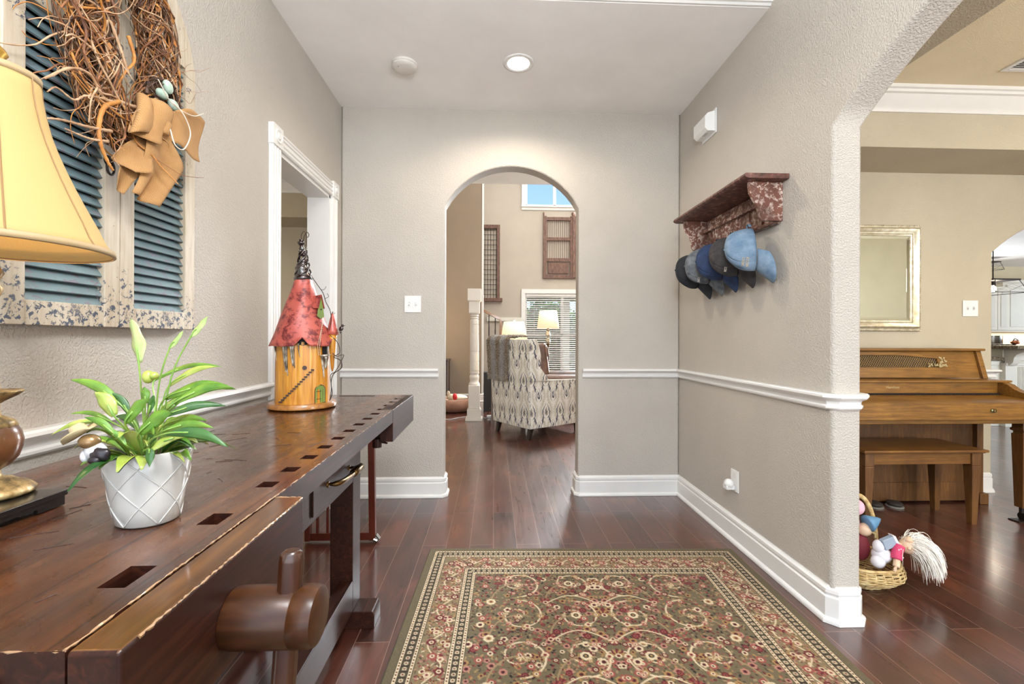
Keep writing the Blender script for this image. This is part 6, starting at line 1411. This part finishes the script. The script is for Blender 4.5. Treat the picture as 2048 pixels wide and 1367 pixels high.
g = G(); g.tube([CP(0, 0, .132), CP(WB, -.0, .132)], .005, 6); g.tube([CP(0, 0, .132), CP(0, DP, .132)], .005, 6); g.build('piping', plain('grey_piping', (176, 172, 168), .7), ch)
# faux fur throw over the chair back
FUR = NT('faux_fur'); wvt = FUR.n('ShaderNodeAttribute', attribute_name='Col'); nn = FUR.noise(FUR.coord((1, 1, .5)), 160, 4, .7); FUR.col(FUR.mix(.45, wvt.outputs['Color'], FUR.ramp(nn, [(.35, (96, 84, 70)), (.6, (214, 206, 196))]), 'OVERLAY')); FUR.rough(.95); FUR.bump(nn, 1.0, .01)
NU, NV = 90, 110
def thr(u, v):
    b = .27 + (.46)*u + .02*math.sin(3*v); n_ = noise.noise(Vector((u*30, v*40, 0)))*.008 + noise.noise(Vector((u*70, v*90, 3)))*.006
    L0 = v*.74; wave = .012*math.sin(u*14 + v*2)
    if L0 < .20: z = 1.145 + n_ + .01*math.sin(u*9); s = .17 - L0*1.05
    elif L0 < .26: t = (L0 - .20)/.06; z = 1.145 - .04*t*t + n_; s = -.04 - .035*t + 0*wave
    else: t = (L0 - .26); z = 1.105 - t*.98; s = -.075 + .012*math.sin(t*5) + n_ - abs(wave)
    return CP(b + .05*(1-u)*v, s, z)
g = G(); g.grid(thr, NU, NV); th = g.build('fur_throw', FUR.m, None, smooth=True, solid=.014)
U, V = np.meshgrid(np.linspace(0, 1, NU + 1), np.linspace(0, 1, NV + 1)); s_ = (np.sin(U*2*np.pi*2.4 + .4) + .5*np.random.RandomState(3).randn(*U.shape)); a, b, c_ = [np.array(lin(x)[:3]) for x in ((158, 157, 160), (124, 102, 70), (120, 106, 88))]
w1 = np.clip((s_ + .2)/.9, 0, 1)[..., None]; colr = a*(1 - w1) + b*w1; vcol(th, np.concatenate([colr.reshape(-1, 3), np.ones(((NU+1)*(NV+1), 1))], 1))
tag(th, 'striped grey and brown faux fur throw draped over the ikat armchair back', 'throw blanket')
g = G(); random.seed(8)
for k in range(5200):
    u, v = random.random(), random.random(); p = thr(u, v); q = thr(min(1, u + .01), v); r_ = thr(u, min(1, v + .01)); n_ = (q - p).cross(r_ - p); n_ = n_.normalized() if n_.length > 0 else Vector((0, -1, 0))
    if n_.dot(-sdv) < 0 and v > .3: n_ = -n_
    if v <= .3 and n_.z < 0: n_ = -n_
    d = (n_*.9 + Vector((random.gauss(0, .35), random.gauss(0, .35), -.5 + random.gauss(0, .3)))).normalized()*random.uniform(.012, .024); w_ = d.orthogonal().normalized()*.0016; p = p + n_*.006
    g.add([p - w_, p + w_, p + d], [(0, 1, 2)])
g.build('fur_pile', plain('fur_tips', (168, 160, 150), .9, var=.3), th)['kind'] = 'stuff'

# side table and table lamp behind the chair
stb = thing('side_table', 'small wooden side table behind the ikat armchair', 'side table', (.23, 6.10, 0))
TW = wood('side_table_wood', (84, 66, 52), (140, 114, 92), (20, 20, 2), .4, .2, .05)
g = G(); g.box(-.04, .42, 5.90, 6.32, .60, .63); g.build('table_top', TW, stb, bevel=.004)
for x in (-.02, .40):
    for y in (5.92, 6.30): G().box(x - .018, x + .018, y - .018, y + .018, 0, .60).build('leg', TW, stb, bevel=.002)
G().box(.0, .38, 5.94, 6.28, .16, .18).build('lower_shelf', TW, stb)
SHD = NT('lit_drum_shade'); SHD.col(lin((246, 236, 210))); SHD.rough(.8); SHD.b.inputs['Emission Color'].default_value = lin((255, 228, 176)); SHD.b.inputs['Emission Strength'].default_value = .45; SHD.bump(SHD.noise(SHD.coord((30, 30, 200)), 4, 3), .3, .001)
tl = thing('table_lamp', 'table lamp with lit cream drum shade on the side table behind the armchair', 'lamp', (.27, 6.10, .63))
g = G(); g.lathe([(.182, 1.11), (.138, 1.35)], (.27, 6.10, 0), 40, caps=False); g.build('lamp_shade', SHD.m, tl, smooth=True, solid=.002)
g = G(); g.lathe([(.001, .631), (.08, .631), (.08, .65), (.03, .67), (.06, .76), (.075, .85), (.04, .97), (.015, 1.0), (.012, 1.12), (.001, 1.12)], (.27, 6.10, 0), 28); g.build('lamp_base', plain('lamp_ceramic', (150, 140, 126), .3), tl, smooth=True)
g = G(); g.tube([(.27, 6.10, 1.12), (.27, 6.10, 1.36)], .003, 6); g.ball((.27, 6.10, 1.37), (.014, .014, .012), 10, 8); g.build('finial', CHROME, tl)
l = bpy.data.lights.new('side_lamp_light', 'POINT'); l.energy = 9; l.color = (1, .8, .55); l.shadow_soft_size = .05; o = bpy.data.objects.new('side_lamp_light', l); C.objects.link(o); o.location = (.27, 6.10, 1.24)
fl = thing('floor_lamp', 'glass-jointed metal floor lamp with cream drum shade before the blinds', 'floor lamp', (.905, 7.5, 0))
g = G(); g.lathe([(.185, 1.30), (.148, 1.585)], (.905, 7.5, 0), 40, caps=False); g.build('lamp_shade', SHD.m, fl, smooth=True, solid=.002)
g = G(); g.lathe([(.001, 0), (.14, 0), (.14, .015), (.03, .03), (.014, .05), (.014, .55), (.016, .98), (.024, 1.0), (.012, 1.01), (.03, 1.03), (.012, 1.05), (.012, 1.30), (.001, 1.30)], (.905, 7.5, 0), 24); g.build('pole', BRASS, fl, smooth=False, auto=40)
g = G(); g.lathe([(.012, 1.03), (.042, 1.07), (.034, 1.12), (.014, 1.14), (.04, 1.18), (.03, 1.235), (.012, 1.25)], (.905, 7.5, 0), 8); g.build('crystal', plain('smoky_crystal', (186, 176, 158), .08, coat=1.0), fl)
g = G(); g.lathe([(.013, 1.25), (.03, 1.262), (.013, 1.275)], (.905, 7.5, 0), 16); g.build('collar', IRON, fl)
l = bpy.data.lights.new('floor_lamp_light', 'POINT'); l.energy = 6; l.color = (1, .84, .62); l.shadow_soft_size = .05; o = bpy.data.objects.new('floor_lamp_light', l); C.objects.link(o); o.location = (.905, 7.5, 1.44)

# leather recliner
LEA = NT('brown_leather'); LEA.col(LEA.ramp(LEA.noise(LEA.coord(), 8, 4), [(.3, (62, 42, 34)), (.7, (108, 78, 62))])); LEA.rough(.32, .2); LEA.bump(LEA.noise(LEA.coord(), 60, 3), .3, .002)
rc_ = thing('recliner', 'brown leather recliner with rounded arms behind the ikat armchair', 'recliner', (1.15, 6.75, 0))
g = G(); g.obox((.68, 6.75, .80), (.10, 0, .03), (0, .30, 0), (-.03, 0, .24)); g.build('backrest', LEA.m, rc_, bevel=.05, seg=5)
g = G(); g.obox((.765, 6.62, .93), (.03, 0, .012), (0, .12, 0), (-.015, 0, .085)); g.build('head_pillow', LEA.m, rc_, bevel=.03, seg=4)
for y in (6.36, 7.14): g = G(); g.tube([(.66, y, .53), (1.55, y, .53)], .085, 20); g.box(.62, 1.52, y - .07, y + .07, .10, .50); g.build('arm', LEA.m, rc_, bevel=.02, seg=3)
g = G(); g.box(.62, 1.56, 6.44, 7.06, .10, .42); g.build('seat', LEA.m, rc_, bevel=.05, seg=4); g = G(); g.box(.66, 1.5, 6.42, 7.08, .0, .10); g.build('base', BLACK, rc_)

# dog bed with plush and a red toy, dark cabinet, cords
PL = plain('tan_plush', (196, 182, 158), .95, bump=.6, bscale=120, var=.15); BRN = plain('brown_bed_cloth', (132, 96, 78), .9, var=.15)
db = thing('pet_bed', 'round brown pet bed with cream cushion on the living room floor', 'pet bed', (-.62, 7.05, 0))
g = G(); P = [(-.62 + .27*math.cos(a), 7.05 + .27*math.sin(a), .10) for a in [2*PI*i/40 for i in range(41)]]; g.tube(P, .095, 14, caps=False); g.build('bolster', BRN, db, smooth=True)
G().lathe([(.001, .005), (.27, .005), (.27, .12), (.2, .15), (.001, .15)], (-.62, 7.05, 0), 40).build('cushion', PL, db, smooth=True)
pp = thing('pillow', 'small cream patterned cushion lying in the pet bed', 'cushion', (-.55, 7.05, .15))
g = G(); g.ball((-.54, 7.02, .20), (.13, .10, .045), 20, 12); g.build('cushion_body', plain('cream_pattern', (214, 206, 186), .9, var=.15), pp, smooth=True)
tt = thing('soft_toy', 'white soft toy with a red band lying in the pet bed', 'soft toy', (-.66, 6.95, .2))
g = G(); g.ball((-.665, 6.94, .215), (.06, .05, .05), 16, 10); g.ball((-.70, 6.93, .27), (.028, .02, .045), 12, 8); g.build('toy_body', PL, tt, smooth=True); g = G(); g.ball((-.60, 6.92, .225), (.036, .036, .055), 14, 10); g.build('red_band', plain('bright_red_cloth', (196, 32, 36), .6), tt, smooth=True)
cb = thing('dark_cabinet', 'dark brown cabinet edge at the left side of the living room', 'cabinet', (-1.0, 7.6, 0))
DKW = plain('dark_cabinet_wood', (58, 42, 34), .45)
G().box(-1.35, -.775, 7.45, 7.93, 0.02, .74).build('cabinet_body', DKW, cb, bevel=.004); G().box(-1.36, -.762, 7.44, 7.94, .74, .765).build('cabinet_top', DKW, cb, bevel=.004); g = G(); g.ball((-.80, 7.44, .50), .014, 10, 8); g.build('knob', BRASS, cb)
vs_ = thing('wooden_stand', 'small dark speaker stand between the stair wall and the armchair', 'stand', (-.08, 6.95, 0)); G().box(-.16, -.0, 6.9, 7.05, .0, .60).build('stand_body', plain('stand_dark', (34, 32, 34), .6), vs_, bevel=.004)
CORD = plain('grey_cord', (176, 172, 168), .6)
pw = thing('power_strip', 'white power strip with grey cord on the floor beside the armchair', 'power strip', (-.03, 6.36, 0))
G().box(-.10, .03, 6.33, 6.39, .0, .035).build('strip_body', PLASTIC, pw, bevel=.006)
G().tube(bez([(-.72, 6.25, .006), (-.6, 6.20, .006), (-.50, 6.32, .006), (-.36, 6.42, .006), (-.2, 6.42, .006), (-.12, 6.30, .006), (-.09, 6.345, .012)], 40), .006, 6).build('power_cord', CORD, pw)
G().tube(bez([(-.10, 6.42, .008), (-.09, 6.46, .03), (-.06, 6.40, .12), (-.06, 6.30, .14), (-.06, 6.34, .10)], 24), .005, 6).build('lamp_cord', plain('brown_cord', (78, 50, 38), .6), pw)
single(G().ball((-.755, 6.2, .03), (.05, .04, .03), 14, 8), 'dark_shoe', SHM, 'small dark object like a shoe by the left edge of the archway', 'shoe', smooth=True)

# salvaged shutters hung on the far wall
OW = NT('reclaimed_brown_wood'); OW.col(OW.ramp(OW.noise(OW.coord((10, 10, 3)), 4, 4), [(.3, (78, 54, 46)), (.7, (132, 98, 82))])); OW.rough(.6)
YW = 9.498
wf = thing('window_grille', 'tall reclaimed wood window frame with wire grid on the living room wall', 'wall hanging', (-.13, YW, 1.9))
G().box(-.40, -.34, YW - .05, YW, 1.97, 3.52).build('stile', OW.m, wf, bevel=.004); G().box(.05, .115, YW - .05, YW, 1.97, 3.52).build('stile', OW.m, wf, bevel=.004); G().box(-.34, .05, YW - .048, YW, 3.44, 3.52).build('rail', OW.m, wf, bevel=.004); G().box(-.42, .17, YW - .075, YW, 1.90, 1.975).build('sill', OW.m, wf, bevel=.004)
g = G()
for k in range(7): x = -.32 + k*.06; g.tube([(x, YW - .02, 1.975), (x, YW - .02, 3.44)], .0045, 5)
for k in range(14): z = 2.05 + k*.105; g.tube([(-.34, YW - .016, z), (.05, YW - .016, z)], .0045, 5)
g.build('wire_grid', IRON, wf)
wh = thing('barred_shutters', 'pair of reclaimed brown shutters with metal bars above the living room window', 'wall hanging', (1.6, YW, 2.4))
def barred(x0, x1, par):
    for (a, b) in ((x0, x0 + .075), (x1 - .075, x1)): G().box(a, b, YW - .05, YW, 2.40, 3.72).build('stile', OW.m, par, bevel=.004)
    for (z0, z1) in ((2.40, 2.48), (2.755, 2.83), (3.20, 3.27), (3.63, 3.70)): G().box(x0 + .075, x1 - .075, YW - .047, YW, z0, z1).build('rail', OW.m, par, bevel=.003)
    G().box(x0 + .10, x1 - .10, YW - .035, YW - .002, 2.50, 2.735).build('lower_panel', OW.m, par, bevel=.01)
    g = G()
    for k in range(11): x = x0 + .10 + k*(x1 - x0 - .2)/10; g.tube([(x, YW - .02, 2.83), (x, YW - .02, 3.63)], .005, 5)
    g.build('bars', OW.m, par)
barred(1.03, 1.68, wh); barred(1.70, 2.34, wh)
g = G(); g.box(1.655, 1.70, YW - .07, YW - .05, 2.42, 3.74); g.ball((1.67, YW - .04, 3.77), (.04, .03, .05), 10, 8); g.ball((1.04, YW - .03, 3.76), (.018, .02, .05), 8, 6)
for z in (3.0, 3.25, 3.62): g.box(1.72, 1.80, YW - .06, YW - .045, z, z + .03)
g.build('hinge_strip', OW.m, wh)
# stair rail
RAIL = wood('oak_rail', (110, 70, 34), (170, 118, 66), (2, 20, 20), .35, .3, .04)
sr = thing('stair_railing', 'oak stair handrail with twisted iron balusters by the far wall', 'railing', (-.05, 8.6, 0))
G().obox((-.38, 8.6, 1.745), (.50, 0, -.255), (0, .03, 0), (.012, 0, .022)).build('handrail', RAIL, sr, bevel=.006)
G().box(.10, .145, 8.57, 8.63, 0, 1.49).build('newel', RAIL, sr, bevel=.004)
for x in (-.62, -.49, -.36, -.23, -.10, .02):
    z1 = 1.745 - (x + .38)*.51 - .02; P = [(x, 8.6, z) for z in (0, z1)]; g = G(); g.tube(P, .009, 6)
    for k in range(9): g.ball((x, 8.6, z1 - .30 + k*.022 - .12), (.014, .014, .010), 6, 4)
    g.build('baluster', IRON, sr)

# window blind and what stands outside
bl = thing('window_blind', 'white horizontal slat blind in the lower living room window', 'window blind', (1.33, 9.515, 2.05))
g = G(); z = .40
while z < 2.02: g.obox((1.33, 9.522, z), (.655, 0, 0), (0, .018, .0105), (0, -.0008, .0014)); z += .0445
g.build('slats', TRIM, bl)
G().box(.67, 1.99, 9.502, 9.545, 2.02, 2.075).build('head_rail', TRIM, bl); g = G()
for x in (.85, 1.33, 1.80): g.tube([(x, 9.522, .38), (x, 9.522, 2.03)], .0022, 4)
g.build('ladder_cord', TRIM, bl)
FOL = NT('shrub_foliage'); FOL.col(FOL.ramp(FOL.noise(FOL.coord(), 9, 5, .7), [(.35, (20, 52, 22)), (.55, (60, 116, 40)), (.75, (140, 180, 90))])); FOL.rough(.7)
random.seed(21)
def bush(c, r, n, lab, mat=None, cat='shrub'):
    g = G()
    for k in range(n):
        d = Vector((random.gauss(0, 1), random.gauss(0, 1), random.gauss(0, 1))).normalized(); q = random.random()**.4
        p = Vector(c) + Vector((d.x*r[0]*q, d.y*r[1]*q, d.z*r[2]*q)); u = Vector((random.gauss(0, 1), random.gauss(0, 1), random.gauss(0, 1))).normalized()*.09; w = u.orthogonal().normalized()*.045
        g.add([p - u, p + w, p + u, p - w], [(0, 1, 2, 3)])
    s = thing('bush', lab, cat, (c[0], c[1], -.3)); g.build('foliage', mat or FOL.m, s); G().tube([(c[0], c[1], -.3), (c[0], c[1], c[2])], .05, 8).build('stem', BARK.m, s)
bush((1.6, 12.9, 1.1), (.9, .35, 1.3), 3600, 'leafy green shrub outside, left half of the living room window'); bush((3.7, 13.8, 1.5), (1.2, .8, 2.0), 3600, 'larger leafy shrub outside, farther right beyond the living room window')
FN = plain('grey_fence_boards', (150, 156, 158), .8, var=.15)
g = G()
for k in range(60): g.box(-4 + k*.2, -3.82 + k*.2, 16.0, 16.03, -.3, 1.9)
single(g, 'garden_fence', FN, 'grey board fence across the garden outside the window', 'fence')
pa = thing('patio_cover', 'pale patio roof and posts outside the living room window', 'patio cover', (1.5, 11.5, -.3))
G().box(-2, 6, 9.8, 12.2, 2.15, 2.25).build('patio_roof', plain('patio_beige', (206, 196, 176), .8), pa)
for x in (-.5, 1.95, 4.4): G().box(x - .08, x + .08, 12.0, 12.16, -.3, 2.15).build('patio_post', plain('patio_post_paint', (216, 210, 196), .7), pa)
sun = bpy.data.lights.new('sun', 'SUN'); sun.energy = 3.0; sun.angle = .01; so = bpy.data.objects.new('sun', sun); C.objects.link(so); so.rotation_euler = (math.radians(38), 0, math.radians(25))
can('living_can_light_a', (2.9, 5.3, 5.3), 380, (1, .96, .92)); can('living_can_light_b', (.2, 7.6, 5.3), 90, (1, .96, .92)); can('hall_back_can_light', (.1, 4.0, 2.70), 18, (1, .93, .84))
can('entry_can_light', (.13, -.3, 3.58), 40, (1, .96, .92)); can('dining_can_light', (3.6, 1.4, 2.68), 45, (1, .9, .74))
l = bpy.data.lights.new('living_left_lamp', 'POINT'); l.energy = 12; l.color = (1, .72, .4); l.shadow_soft_size = .06; o = bpy.data.objects.new('living_left_lamp', l); C.objects.link(o); o.location = (-1.15, 7.2, 1.35)
